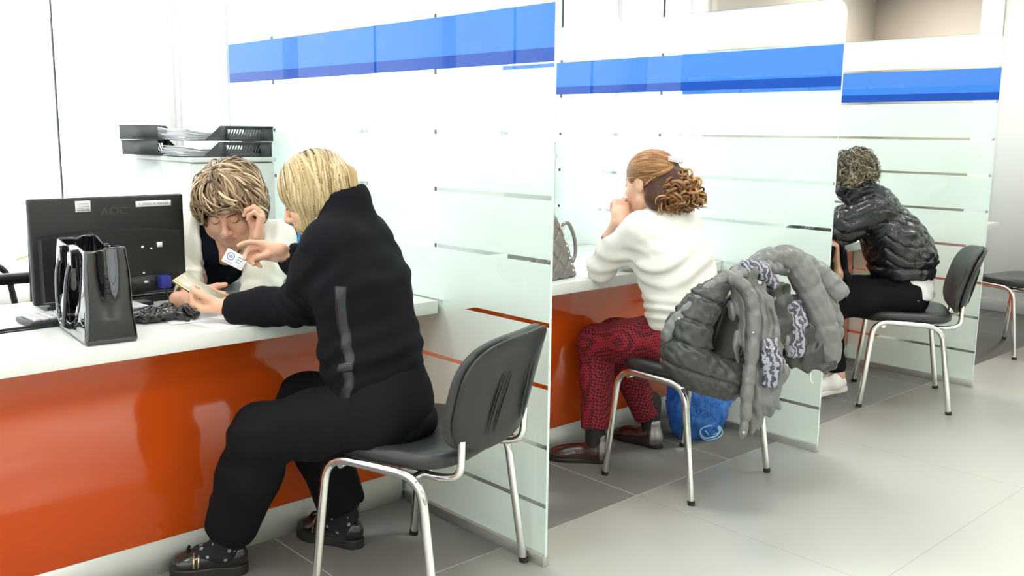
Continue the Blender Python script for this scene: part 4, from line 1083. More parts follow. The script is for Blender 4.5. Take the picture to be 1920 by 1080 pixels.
# ================================================================ PERSON 4: woman in the black quilted jacket
def person4():
    e = empty('person', (2.70, .22, 0), 0, 'woman with short grey brown hair in a shiny black quilted jacket and white sneakers', 'person'); inv = Matrix.Translation((-2.70, -.22, 0)); made = []
    H0 = V3(2.590, .425, 1.135); HR = basis((-.62, .62, -.45)); lat = unit((.87, .5, 0))
    pel, wai, che, upp, nb = V3(2.735, .165, .545), V3(2.735, .185, .66), V3(2.700, .250, .84), V3(2.655, .330, .985), V3(2.625, .375, 1.04)
    shL, elL, wrL = V3(2.520, .275, .965), V3(2.400, .465, .825), V3(2.25, .62, .812)
    shR, elR, wrR = V3(2.80, .42, .965), V3(2.70, .62, .83), V3(2.50, .72, .812)
    hipL, knL, anL = V3(2.655, .150, .560), V3(2.400, .420, .500), V3(2.455, .350, .125)
    hipR, knR, anR = V3(2.80, .235, .560), V3(2.60, .60, .495), V3(2.55, .56, .10)
    b = Shape(); b.add(etube([pel, wai, che, upp], lat, [.15, .125, .145, .14], [.11, .095, .10, .07])); b.add(cone(upp, H0-V3(0, 0, .05), .06, .05), .04)
    for sh, el, wr in ((shL, elL, wrL), (shR, elR, wrR)): b.add(chain([sh, el, wr], [.046, .036, .024], .01), .03)
    for hp, kn, an in ((hipL, knL, anL), (hipR, knR, anR)): b.add(chain([hp, kn, lerp(kn, an, .35), an], [.075, .055, .05, .034], .02), .03)
    neck = Shape(); neck.add(xf(head_shape(), H0, HR)); neck.add(cone(H0-HR[:, 1]*.02-HR[:, 2]*.05, nb, .048, .052), .03)
    h1 = hand_shape(wrL, (-.7, .6, -.02), (0, .1, 1), 1, [15, 18, 20, 22]); h2 = hand_shape(wrR, (-.9, .3, -.02), (0, .1, 1), -1, [15, 18, 20, 22])
    lips, brow, lash = head_paint()
    made.append(sobj('body', b, .009, [M['skin2'], M['lips'], M['brow'], M['lash']], e, [(xf2(lips, H0, HR), 1), (xf2(brow, H0, HR), 2), (xf2(lash, H0, HR), 3)], [(neck, .0035), (h1, .003), (h2, .003)]))
    c = Shape(); c.add(etube([V3(2.735, .185, .665), V3(2.735, .190, .70), V3(2.722, .215, .77), che, upp, nb], lat, [.175, .192, .195, .195, .172, .085], [.128, .150, .150, .132, .098, .080], .05))
    c.add(chain([shL, lerp(shL, elL, .5), elL, lerp(elL, wrL, .85)], [.082, .080, .070, .052], .03), .035); c.add(chain([shR, lerp(shR, elR, .5), elR, lerp(elR, wrR, .85)], [.080, .078, .068, .052], .03), .035)
    c.add(etube([nb-V3(-.01, .01, .02), nb+V3(-.035, .045, .055)], unit(lat), [.085, .082], [.075, .088], .02), .02)
    c.cut(etube([nb+V3(-.015, .02, .02), nb+V3(-.05, .06, .12)], lat, [.066, .070], [.066, .085], .01), .008)
    c.clip(lambda P: -(P[:, 2]-.642-.12*(P[:, 0]-2.735)*0), .01)
    def cf(P):
        # zig-zag quilting seams
        s = P@A3((.87, .5, 0)); q = P@A3((-.5, .87, 0)); w = s+.6*q
        zz = P[:, 2]+.035*np.abs(((w/.085) % 2)-1)*2
        a = np.abs(((zz/.062) % 1)-.5)*2; seam = np.exp(-((1-a)/.16)**2)
        bnd = (P[:, 2] > .70)
        f = .0085*seam*bnd+.010*np.exp(-((P[:, 2]-.697)/.012)**2)
        return f-.004+waves(.004, [((1, .3, .9), .055), ((-.6, .5, 1), .07)], 31)(P)
    c.post = cf; made.append(sobj('jacket', c, .006, M['puff'], e))
    s = Shape(); s.add(etube([V3(2.735, .175, .55), V3(2.735, .180, .66)], lat, [.170, .165], [.146, .135])); s.clip(lambda P: -(P[:, 2]-.535), .01); s.clip(plane((-.5, .87, 0), (-.5*2.735+.87*.18)+.02), .03)
    s.post = waves(.003, [((1, .3, .9), .06)], 33); made.append(sobj('t_shirt', s, .007, M['tee'], e))
    t = Shape(); t.add(etube([V3(2.728, .180, .54), V3(2.725, .19, .62)], lat, [.165, .155], [.130, .115]))
    t.add(chain([hipL, lerp(hipL, knL, .5), knL, lerp(knL, anL, .4), lerp(knL, anL, .86)], [.095, .092, .074, .060, .046], .03), .05)
    t.add(chain([hipR, lerp(hipR, knR, .5), knR, lerp(knR, anR, .4), lerp(knR, anR, .88)], [.090, .086, .074, .060, .046], .03), .05)
    t.post = waves(.004, [((1, .3, .9), .07), ((-.6, .5, 1), .09)], 37); made.append(sobj('trousers', t, .007, M['trou'], e))
    k = 0
    for toe, heel, lf in (((2.315, .485), (2.490, .315), .055), ((2.42, .66), (2.585, .48), 0)):
        o, cc, R, L = shoe(e, toe, heel, M['sneak'], M['sneaksole'], 'sneaker', lift=lf, z0=.0); made.append(o)
        bm = bmesh.new()
        for j in range(5):
            y = L*(.42+.065*j); zt = .024+.062-.006*j
            for sg in (-1, 1): tube_bm(bm, [tuple(R@V3(sg*.020, y, zt-.006)+cc), tuple(R@V3(0, y+.006*sg, zt+.004)+cc), tuple(R@V3(-sg*.020, y+.008, zt-.006)+cc)], .0026, 5)
        made.append(bmobj('laces', bm, M['lace'], o, smooth=True))
    hb = Shape(); hb.add(xf(ell((0, -.018, .040), (.088, .106, .088)), H0, HR)); hb.add(xf(ell((0, -.065, -.02), (.066, .045, .06)), H0, HR), .03); hb.add(xf(ell((-.066, .015, .0), (.026, .035, .035)), H0, HR), .03)
    face = Shape(); face.add(xf(ell((0, .095, -.040), (.062, .066, .085)), H0, HR)); hb.cut(face, .01)
    r = np.random.RandomState(15); u = r.randn(3500, 3); u /= np.linalg.norm(u, axis=1)[:, None]; u = u[(u[:, 2] > -.6) & ((u[:, 1] < .5) | (u[:, 2] > .2))][:1100]
    sd = (HR@(u*A3((.095, .115, .095))).T).T+H0+HR[:, 2]*.03; wv = r.randn(len(sd), 3).astype(np.float32)
    crown = H0+HR[:, 2]*.14-HR[:, 1]*.03
    def dirf(P, t):
        rel = P-A3(crown); l = rel@np.array(HR, dtype=np.float32); l[:, 2] = -.05; l /= np.linalg.norm(l, axis=1)[:, None]+1e-6
        return l@np.array(HR, dtype=np.float32).T+wv*.5*math.cos(t*4)
    pa = flow(hb, sd, dirf, 16, (.05+.04*r.rand(len(sd)))/15, .004, .3, 8); nn = grad(hb, pa.reshape(-1, 3)).reshape(pa.shape); t_ = np.linspace(0, 1, 16)[None, :, None]
    pa = pa+nn*(.022*r.rand(len(pa), 1, 1)**2*t_); ok = (face(pa.reshape(-1, 3)).reshape(pa.shape[:2]) < -.004).sum(1) < 3; pa = pa[ok]
    made.append(locks('hair', pa, .0042, hb, M['hairG'], e, np.clip(r.normal(.45, .26, len(pa)), 0, 1), flat=.4, curl=.005, turns=1.0, fill=surface(hb, .005)))
    settle(e)
person3(); person4()
# ---------------------------------------------------------------- grey puffer jacket thrown over the second chair
J = dict(
    left=[(0.732, -0.095, 0.833), (0.680, -0.062, 0.764), (0.636, -0.041, 0.682), (0.616, -0.043, 0.592), (0.672, -0.081, 0.525), (0.746, -0.128, 0.499), (0.807, -0.149, 0.535)],
    collar=[(0.740, -0.110, 0.863), (0.677, -0.077, 0.812), (0.619, -0.050, 0.750), (0.573, -0.021, 0.693), (0.553, -0.011, 0.657)],
    drape=[(0.819, -0.118, 0.846), (0.820, -0.165, 0.762), (0.819, -0.205, 0.638), (0.820, -0.231, 0.530), (0.804, -0.239, 0.430), (0.765, -0.224, 0.334)],
    top=[(0.747, -0.106, 0.846), (0.852, -0.116, 0.869), (0.970, -0.126, 0.875), (1.062, -0.146, 0.859)],
    placket=[(0.736, -0.104, 0.870), (0.769, -0.141, 0.842), (0.787, -0.174, 0.801), (0.784, -0.198, 0.716), (0.761, -0.213, 0.611), (0.744, -0.217, 0.521), (0.732, -0.221, 0.459), (0.722, -0.227, 0.387), (0.705, -0.226, 0.321)],
    satin1=[(0.834, -0.122, 0.886), (0.878, -0.152, 0.876), (0.923, -0.176, 0.828)],
    satin2=[(0.816, -0.242, 0.645), (0.819, -0.262, 0.573), (0.806, -0.266, 0.498)],
    satin3=[(0.994, -0.218, 0.750), (0.995, -0.235, 0.676), (0.979, -0.243, 0.574)],
    s1=[(0.895, -0.098, 0.874), (0.981, -0.117, 0.900), (1.048, -0.151, 0.902), (1.076, -0.184, 0.872), (1.092, -0.211, 0.816), (1.104, -0.235, 0.757), (1.112, -0.252, 0.716), (1.118, -0.267, 0.675), (1.123, -0.281, 0.631), (1.126, -0.293, 0.590), (1.128, -0.304, 0.548)],
    s2=[(1.126, -0.110, 0.911), (1.162, -0.150, 0.881), (1.196, -0.192, 0.839), (1.216, -0.235, 0.791), (1.227, -0.266, 0.758)],
    s3=[(1.192, -0.234, 0.757), (1.204, -0.263, 0.673), (1.203, -0.277, 0.606)],
    low=[(1.048, -0.183, 0.758), (1.048, -0.222, 0.647), (1.048, -0.254, 0.565), (1.055, -0.275, 0.500)],
    flap=[(0.924, -0.181, 0.810), (0.931, -0.208, 0.718), (0.921, -0.220, 0.626)],
    btn=[(0.752, -0.194, 0.814), (0.782, -0.256, 0.630), (0.802, -0.275, 0.627), (0.690, -0.247, 0.349), (0.743, -0.223, 0.679), (0.549, -0.060, 0.731)],
    pull=[(0.945, -0.235, 0.471), (1.018, -0.278, 0.458)],
)
M['jgrey'] = pm('grey_nylon', (.145, .148, .140), .34, bump=.5, bscale=45, bdist=.003, var=.15, vscale=12)
M['jdark'] = pm('dark_grey_lining', (.036, .038, .034), .36, bump=.6, bscale=40, bdist=.004, var=.2, vscale=14)
M['jpat'] = pm('patterned_satin', (.16, .16, .19), .3)
def pattern(m, a, b_, sc, dist=6.0):
    N, L = nodes(m); b = N['Principled BSDF']; tc = N.new('ShaderNodeTexCoord'); w = N.new('ShaderNodeTexWave'); w.inputs['Scale'].default_value = sc; w.inputs['Distortion'].default_value = dist; w.inputs['Detail'].default_value = 3; w.inputs['Detail Scale'].default_value = 2
    L.new(tc.outputs['Object'], w.inputs['Vector']); c = N.new('ShaderNodeValToRGB'); c.color_ramp.elements[0].position = .42; c.color_ramp.elements[0].color = (*a, 1); c.color_ramp.elements[1].position = .58; c.color_ramp.elements[1].color = (*b_, 1)
    L.new(w.outputs[0], c.inputs[0]); L.new(c.outputs[0], b.inputs['Base Color'])
pattern(M['jpat'], (.045, .045, .065), (.30, .30, .35), 17, 10)
def jacket():
    e = empty('puffer_jacket', (.95, -.15, 0), 0, 'grey quilted jacket with patterned lining draped over the back of a chair', 'jacket'); inv = Matrix.Translation((-.95, .15, 0)); made = []
    R_ = (.73585, -.67703, 0)
    def quilt(pts, r, n, depth=.020, ph=0.0):
        P = spline(pts, 10); T = len(P); rr = np.interp(np.linspace(0, len(r)-1, T), range(len(r)), r)-depth*np.abs(np.cos(np.linspace(0, pi*n, T)+ph))**9
        return chain([tuple(p) for p in P], list(rr), .004)
    wr = lambda s, a=.003: waves(a, [((1, .3, .4), .035), ((-.4, .5, 1), .045), ((.3, -.8, .6), .028)], s)
    s = Shape(); s.add(chain(J['left'], [.036, .056, .072, .078, .070, .062, .045], .04)); s.cut(chain([J['left'][1], J['left'][2]], [.01, .02], 0), .0); s.ops.pop()
    bk = Vector(J['left'][3])
    s.post = lambda P: wr(1, .004)(P)+.010*np.exp(-(((P[:, 2]*1.0+.35*(P@A3(R_))-1.02+0.0) % .085-.042)/.007)**2)
    made.append(sobj('lining_body', s, .005, M['jdark'], e))
    c = Shape(); c.add(quilt(J['collar'], [.018, .022, .024, .026, .022], 7, .005)); c.post = wr(2, .002); made.append(sobj('collar', c, .004, M['jgrey'], e))
    d = Shape(); d.add(etube(J['drape'], R_, [.052, .064, .074, .074, .055, .010], [.020, .020, .020, .020, .018, .010], .02)); d.add(etube(J['top'], (.6, .7, 0), [.040, .045, .045, .03], [.020, .024, .024, .02], .02), .02)
    d.post = lambda P: waves(.006, [((.74, -.68, .12), .036), ((.74, -.68, -.2), .055)], 5)(P)+wr(3, .002)(P)
    made.append(sobj('shell_drape', d, .0045, M['jgrey'], e))
    p = Shape(); p.add(quilt(J['placket'], [.016, .022, .024, .024, .022, .022, .022, .018, .010], 9, .005)); p.post = wr(4, .0015); made.append(sobj('placket', p, .004, M['jgrey'], e))
    q = Shape(); q.add(etube(J['satin1'], (.6, .7, .2), [.030, .040, .034], [.026, .030, .024], .01)); q.add(etube(J['satin2'], R_, [.030, .036, .028], [.014, .016, .012], .01)); q.add(etube(J['satin3'], R_, [.032, .040, .036], [.012, .014, .012], .01))
    q.post = waves(.003, [((.74, -.68, .3), .045), ((.5, -.6, -.6), .06)], 6); made.append(sobj('patterned_lining', q, .004, M['jpat'], e))
    f = Shape(); f.add(etube(J['flap'], R_, [.045, .040, .035], [.014]*3, .01)); f.add(etube(J['low'], R_, [.06, .085, .095, .085], [.014, .018, .018, .014], .02), .02)
    f.clip(lambda P: -(P[:, 2]-.500-.022*np.abs(((P@A3(R_))/.045) % 2-1)+.10*((P@A3(R_))-.93)), .004)
    f.post = lambda P: waves(.006, [((.74, -.68, .3), .05), ((.3, -.5, -.8), .07)], 8)(P); made.append(sobj('inner_lining', f, .0045, M['jdark'], e))
    for nm, key, rr, n in (('sleeve', 's1', [.030, .040, .047, .050, .052, .052, .052, .051, .050, .046, .036], 7), ('sleeve', 's2', [.016, .032, .044, .050, .044], 5), ('sleeve_fold', 's3', [.034, .036, .028], 3)):
        s = Shape(); s.add(quilt(J[key], rr, n, .009)); s.post = wr(hash_(key), .0025)
        if key == 's2':
            a, b_ = V3(*J[key][-2]), V3(*J[key][-1]); dd = unit(b_-a); s.cut(cone(b_+dd*.015, b_+dd*.08, .032, .05), .006)
        made.append(sobj(nm, s, .0045, M['jgrey'], e))
    for i, (pt, r) in enumerate(zip(J['btn'], [.013, .0045, .0045, .006, .004, .0045])):
        pt = tuple(float(v) for v in project([p, q, q, p, p, c][i], A3([pt]), .001, 8)[0])
        bm = bmesh.new(); bmesh.ops.create_cone(bm, cap_ends=True, segments=20, radius1=r, radius2=r*.8, depth=.006); bm.transform(Matrix.Translation(pt) @ Vector((-.67, -.725, .16)).to_track_quat('Z', 'Y').to_matrix().to_4x4())
        made.append(bmobj('button', bm, M['jgrey'] if i == 0 else M['silver'], e, smooth=True))
    for pt in J['pull']:
        v = project(f, A3([pt]), .002, 8)[0].astype(float)-V3(0, 0, .008); made.append(tube('zip_pull', [tuple(v+V3(0, 0, .015)), tuple(v), tuple(v+V3(.004, -.004, -.018)), tuple(v+V3(.010, -.008, -.024))], .0032, M['silver'], e, 6))
    settle(e)
def hash_(s): return sum(ord(c) for c in s)
jacket()

# ---------------------------------------------------------------- monitor seen from behind
def monitor():
    a = Vector((-1.130, 1.020, 0)); b = Vector((-.653, 1.048, 0)); ux = (b-a).normalized(); uy = Vector((-ux.y, ux.x, 0)); W_ = (b-a).length; z0, z1 = .807, 1.123
    e = empty('monitor', ((a+b)/2).to_tuple(), math.atan2(ux.y, ux.x), 'black computer monitor seen from behind with two paper stickers', 'monitor')
    w = W_/2
    bm = bmesh.new(); box_bm(bm, (-w, 0, z0), (w, .022, z1), .006, 3)
    # raised rear housing with a curved upper edge
    prof = [(-w*.93, z0+.004)]+[(-w*.93+w*1.86*t, z0+.205+.014*math.sin(pi*t)) for t in [i/14 for i in range(15)]]+[(w*.93, z0+.004)]
    A_ = [bm.verts.new((x, .002, z)) for x, z in prof]; B_ = [bm.verts.new((x*.97, -.020, z0+.008+(z-z0)*.93)) for x, z in prof]
    bm.faces.new(B_)
    for i in range(len(prof)-1): bm.faces.new((A_[i], A_[i+1], B_[i+1], B_[i]))
    bm.faces.new((A_[-1], A_[0], B_[0], B_[-1]))
    bmesh.ops.recalc_face_normals(bm, faces=bm.faces)
    bmobj('housing', bm, M['plastic'], e)
    box('screen', (-w+.012, .0225, z0+.012), (w-.012, .024, z1-.012), M['patent'], e)
    box('vent_recess', (.0, -.0208, z0+.012), (.20, -.0200, z0+.062), M['rubber'], e)
    # logo and stickers
    T = lambda x, z, y=-.0006: Matrix.Translation((x, y, z)) @ Matrix.Rotation(rad(90), 4, 'X')
    text_obj('logo', 'AOC', .034, T(.012, z1-.046), M['dplastic'], e, .0004, 1.15)
    s1 = box('sticker', (-.105, -.0012, z1-.043), (-.060, -.0002, z1-.010), M['paper'], e)
    grey = pm('faded_print', (.30, .30, .32), .8)
    for k in range(4): box('printed_line', (-.101, -.0016, z1-.018-k*.005), (-.066+.0*k, -.0013, z1-.0165-k*.005), grey, s1)
    box('barcode', (-.101, -.0016, z1-.040), (-.064, -.0013, z1-.035), grey, s1)
    s2 = box('sticker', (.080, -.0012, z1-.036), (.196, -.0002, z1-.018), M['paper'], e)
    text_obj('sticker_text', 'K-0000001410000255', .0108, T(.138, z1-.027, -.0016), pm('sticker_ink', (.08, .08, .09), .8), s2, .0001)
    box('vga_plug', (.128, -.052, z0+.020), (.162, -.021, z0+.060), M['blue'], e, bev=.003)
    for x, z, r in ((.086, z0+.155, .004), (.114, z0+.148, .003), (.142, z0+.158, .009), (.086, z0+.072, .003)):
        box('torn_label', (x-r, -.0215, z-r*.8), (x+r, -.0205, z+r), M['paper'], e)
    box('port', (.085, -.0215, z0+.038), (.104, -.0205, z0+.046), M['steel'], e)
    tube('stand_neck', [(0, .045, .785), (0, .045, .87), (0, .02, .90)], .018, M['plastic'], e, 12)
    box('stand_base', (-.12, -.01, .7705), (.12, .16, .783), M['plastic'], e, bev=.004)
    c = tube('monitor_cable', [Vector(p) for p in spline([(-.757, .975, .83), (-.750, .965, .80), (-.76, .93, .778), (-.80, .90, .775), (-.88, .90, .775)], 8)], .0032, M['rubber'], None, 8)
    tag(c, 'black cable curling down from the blue plug of the monitor', 'cable')
monitor()

# ---------------------------------------------------------------- patent tote bag on the counter
def tote():
    e = empty('handbag', (-1.062, .72, HT), rad(-5), 'upright black patent leather handbag with buckled handles standing on the counter', 'handbag')
    s = Shape(); L2, Wb, Wt, Hh = .178, .068, .052, .262
    def body(P):
        z = np.clip(P[:, 2]/Hh, 0, 1); w = Wb+(Wt-Wb)*z; l = L2-.018*z
        # front gusset folds inwards, long sides sag a little
        gus = .020*np.exp(-(P[:, 0]/.020)**2)*np.clip((z-.25)*2.2, 0, 1)
        sag = .007*np.sin(pi*z)*np.cos(P[:, 1]*9)+.003*np.sin(P[:, 1]*38+P[:, 2]*22)*np.sin(pi*z)
        dx = np.abs(P[:, 0])-(w-sag-.012); dy = np.abs(P[:, 1])-(l-gus-.012); dz = np.abs(P[:, 2]-Hh/2)-(Hh/2-.006)
        q = np.stack([dx, dy, dz+.006], 1); return np.linalg.norm(np.maximum(q, 0), axis=1)+np.minimum(q.max(1), 0)-.012
    body.bb = (A3((-.08, -.19, 0)), A3((.08, .19, .27)))
    s.add(body)
    def inner(P): 
        z = np.clip(P[:, 2]/Hh, 0, 1); w = Wb+(Wt-Wb)*z-.006
        return np.maximum(np.maximum(np.abs(P[:, 0])-w, np.abs(P[:, 1])-(L2-.026-.016*np.exp(-(P[:, 0]/.02)**2))), -(P[:, 2]-.03))
    s.cut(inner, .003)
    s.clip(lambda P: P[:, 2]-(Hh-.012-.010*np.cos(P[:, 1]*16)*(P[:, 0] > 0)-.004*np.sin(P[:, 1]*30)), .002)
    sobj('bag_body', s, .0035, M['patent'], e)
    for sx in (-1, 1):
        for yy in ((-.045, .075) if sx < 0 else (-.05, .06),):
            y0, y1 = yy; pts = spline([(sx*.062, y0, .205), (sx*.073, y0+.004, .16), (sx*.080, y0+.025, .06), (sx*.080, (y0+y1)/2, .032), (sx*.078, y1-.018, .07), (sx*.072, y1, .16), (sx*.062, y1, .205)], 8)
            h = tube('handle', pts, .0062, M['patent'], e, 10)
            for y in (y0, y1):
                tube('buckle', arc([(sx*.064, y-.008, .200), (sx*.064, y-.008, .232), (sx*.064, y+.008, .232), (sx*.065, y+.008, .200)], .004, 3), .0028, M['silver'], h, 8)
                box('strap_tab', (min(sx*.050, sx*.063), y-.006, .19), (max(sx*.050, sx*.063), y+.006, .24), M['patent'], h, bev=.002)
tote()

# ---------------------------------------------------------------- things on the first counter
def keyboard(loc, rz, label, L_=.40):
    e = empty('keyboard', loc, rz, label, 'keyboard', 'keyboards on the first counter')
    box('keyboard_case', (-L_/2, -.065, 0), (L_/2, .065, .016), M['plastic'], e, bev=.004)
    bm = bmesh.new()
    for r_ in range(5):
        n = 15
        for k in range(n):
            x = -L_/2+.012+k*(L_-.024)/n; y = -.055+r_*.022
            box_bm(bm, (x, y, .015), (x+(L_-.024)/n-.0025, y+.019, .023), .0015, 1)
    bmobj('key_rows', bm, M['keys'], e, smooth=False)['kind'] = 'stuff'
M['keys'] = pm('grey_keys', (.55, .55, .56), .5)
keyboard((-1.005, .955, HT+.001), rad(3), 'keyboard with pale keys lying behind the black handbag', .36)
M['keys2'] = M['keys']
M['keys'] = pm('black_keys', (.03, .03, .032), .5)
keyboard((-.86, 1.165, HT+.001), rad(-2), 'keyboard with black keys under the right end of the monitor', .42)
s = Shape(); r = random.Random(4)
gl = empty('gloves', (-.865, .775, HT), 0, 'crumpled black leather gloves lying on the counter under the monitor', 'gloves')
for g, (ox, oy, a) in enumerate(((-.015, .012, .2), (.022, -.018, -.5))):
    s = Shape(); s.add(ell((ox, oy, .022), (.042, .030, .020)))
    for k in range(5):
        an = a+(k-2)*.32+(.9 if k == 4 else 0); d = (math.cos(an), math.sin(an)); b0 = (ox+d[0]*.03, oy+d[1]*.025, .020); m = (ox+d[0]*.06, oy+d[1]*.045, .022+.012*(k % 2)); t_ = (ox+d[0]*.088, oy+d[1]*.06, .009+.004*(k % 3)); s.add(chain([b0, m, t_], [.012, .0105, .008], .004), .006)
    s.add(etube([(ox-.03, oy, .020), (ox-.065, oy+.010, .018)], (0, 1, 0), [.030, .036], [.016, .016], .01), .01); s.cut(cone((ox-.055, oy+.008, .019), (ox-.09, oy+.014, .018), .012, .018), .004)
    s.post = waves(.0045, [((1, .4, .7), .030), ((-.5, 1, .5), .024), ((.2, .9, -.7), .036)], 40+g); s.clip(lambda P: -(P[:, 2]-.001), .001)
    sobj('glove', s, .0026, pm('black_glove_leather', (.010, .010, .011), .25, coat=.3), gl)
def cable(name, pts, r, label):
    o = tube(name, spline(pts, 10), r, M['rubber'], None, 8); tag(o, label, 'cable')
cable('cable', [(-1.60, .80, .7745), (-1.40, .865, .7745), (-1.26, .885, .7745), (-1.15, .895, .7745), (-1.03, .93, .7735)], .0040, 'thick black cable running along the counter to the handbag')
cable('cable', [(-1.60, .765, .7725), (-1.40, .835, .7725), (-1.26, .862, .7725), (-1.17, .865, .7725), (-1.08, .87, .7725)], .0022, 'thin black cable on the counter in front of the thick one')
for i, (x, y, a) in enumerate(((-.655, .665, .18), (-.70, .77, -.12), (-.60, .76, .40))):
    bm = bmesh.new(); box_bm(bm, (-.105, -.148, 0), (.105, .148, .0006)); o = bmobj('paper_sheet', bm, M['paper']); o.location = (x, y, HT+.0006+i*.0008); o.rotation_euler = (0, 0, a+pi/2)
    tag(o, ['white paper sheet nearest the counter edge, under the black sleeve', 'white paper sheet beneath the hands holding the phone', 'white paper sheet lying by the cardigan sleeve'][i], 'paper sheet', 'papers on the first counter')
    grey = pm('pale_print', (.62, .62, .64), .8)
    bm = bmesh.new()
    for k in range(9): box_bm(bm, (-.085, -.12+k*.026, .0006), (.085-(k % 3)*.03, -.1185+k*.026, .0008))
    bmobj('ruled_lines', bm, grey, o)['kind'] = 'stuff'
# phone in the hands
ph = empty('phone', (-.735, .770, .850), 0, 'slim phone in a beige and gold case held between two hands', 'phone')
ax = Vector((-.055, .062, .052)).normalized(); nz = Vector((-.22, -.10, .95)); nz = (nz-ax*nz.dot(ax)).normalized(); sx_ = ax.cross(nz)
Mp = Matrix((sx_, ax, nz)).transposed().to_4x4()
bm = bmesh.new(); box_bm(bm, (-.036, -.075, -.005), (.036, .075, .005), .004, 3); bm.transform(Mp); bmobj('phone_case', bm, M['gold'], ph, smooth=True)
bm = bmesh.new(); box_bm(bm, (-.032, -.070, .0052), (.032, .070, .0058), .0); bm.transform(Mp); bmobj('phone_screen', bm, pm('beige_screen', (.55, .50, .40), .15), ph)
# name badge
nb_ = empty('name_badge', (-.546, .908, .912), 0, 'white name badge with a round blue emblem hanging from the staff woman\'s neck', 'badge')
bn = Vector((-.62, -.74, .25)).normalized(); bx_ = Vector((.62, -.60, -.42)); bx_ = (bx_-bn*bx_.dot(bn)).normalized(); by_ = bn.cross(bx_)
Mb = Matrix((bx_, by_, bn)).transposed().to_4x4() @ Matrix.Translation((0, 0, .012)) @ Matrix.Scale(.85, 4)
def bpart(name, bm, m): bm.transform(Mb); return bmobj(name, bm, m, nb_)
bm = bmesh.new(); box_bm(bm, (-.043, -.028, -.001), (.043, .028, .001), .0008, 1); bpart('badge_card', bm, M['paper'])
ink = pm('badge_blue_ink', (.04, .09, .30), .6)
bm = bmesh.new(); tube_bm(bm, [(-.018+.014*math.cos(a), .004+.014*math.sin(a), .0013) for a in np.linspace(0, 2*pi, 25)], .0013, 5); bpart('emblem_ring', bm, ink)
bm = bmesh.new(); bmesh.ops.create_cone(bm, cap_ends=True, segments=20, radius1=.0075, radius2=.0075, depth=.0006); bm.transform(Matrix.Translation((-.018, .004, .0014))); bpart('emblem_disc', bm, pm('badge_pale_blue', (.25, .38, .62), .6))
for k in range(3):
    bm = bmesh.new(); box_bm(bm, (.008, .012-k*.010, .001), (.036-.006*k, .0145-k*.010, .0014)); bpart('badge_line', bm, ink)
bm = bmesh.new(); box_bm(bm, (-.034, -.020, .001), (.0, -.0185, .0014)); bpart('badge_line', bm, ink)
bm = bmesh.new(); tube_bm(bm, [(0, .028, .002), (0, .036, .003), (.004, .042, .003)], .004, 8); bpart('badge_clip', bm, M['plastic'])
# pen holder and dark box by the partition
pc = empty('pen_holder', (-.19, 1.15, HT), 0, 'wire pen holder full of blue pens and scissors between the two women', 'pen holder')
bm = bmesh.new(); n = 24
ro = [[bm.verts.new((math.cos(2*pi*k/n)*rr, math.sin(2*pi*k/n)*rr, z)) for k in range(n)] for rr, z in ((.0, .002), (.040, .002), (.040, .10), (.038, .10), (.038, .006), (0, .006)) if rr > 0]
for A_, B_ in zip(ro, ro[1:]):
    for k in range(n): bm.faces.new((A_[k], A_[(k+1) % n], B_[(k+1) % n], B_[k]))
bm.faces.new(ro[0]); bm.faces.new(ro[-1][::-1]); bmesh.ops.recalc_face_normals(bm, faces=bm.faces)
bmobj('holder_cup', bm, M['steel'], pc, smooth=True, sharp=40)
pr = random.Random(3)
pcol = [pm('pen_blue', (.03, .28, .72), .3), pm('pen_light_blue', (.10, .42, .80), .3), pm('pen_green', (.02, .45, .22), .3), pm('pen_orange', (.85, .30, .05), .4), pm('pen_navy', (.01, .02, .08), .3), pm('pen_clear', (.65, .72, .75), .2)]
for k in range(15):
    a = pr.uniform(0, 6.28); q = pr.uniform(.3, 1); tl = pr.uniform(-.028, .028); pc_ = pcol[[0, 1, 0, 4, 1, 2, 3, 0, 5, 1, 0, 4, 1, 3, 5][k]]
    x, y = math.cos(a)*.028*q, math.sin(a)*.028*q; h = pr.uniform(.15, .20)
    p_ = tube('pen', [(-.19+x*.6, 1.15+y*.6, HT+.009), (-.19+x*1.5+tl*.3, 1.15+y*1.5, HT+h)], .0048, pc_, None, 8)
    tag(p_, 'pen standing in the wire pen holder between the two women', 'pen', 'pens in the holder')
db = empty('desk_organizer', (-.10, 1.24, HT), 0, 'dark grey desk organizer standing behind the pens against the partition', 'organizer')
box('organizer_case', (-.085, -.03, 0), (.075, .04, .215), M['dplastic'], db, bev=.003); box('front_pocket', (-.08, -.042, .02), (.07, -.031, .12), M['plastic'], db, bev=.002)

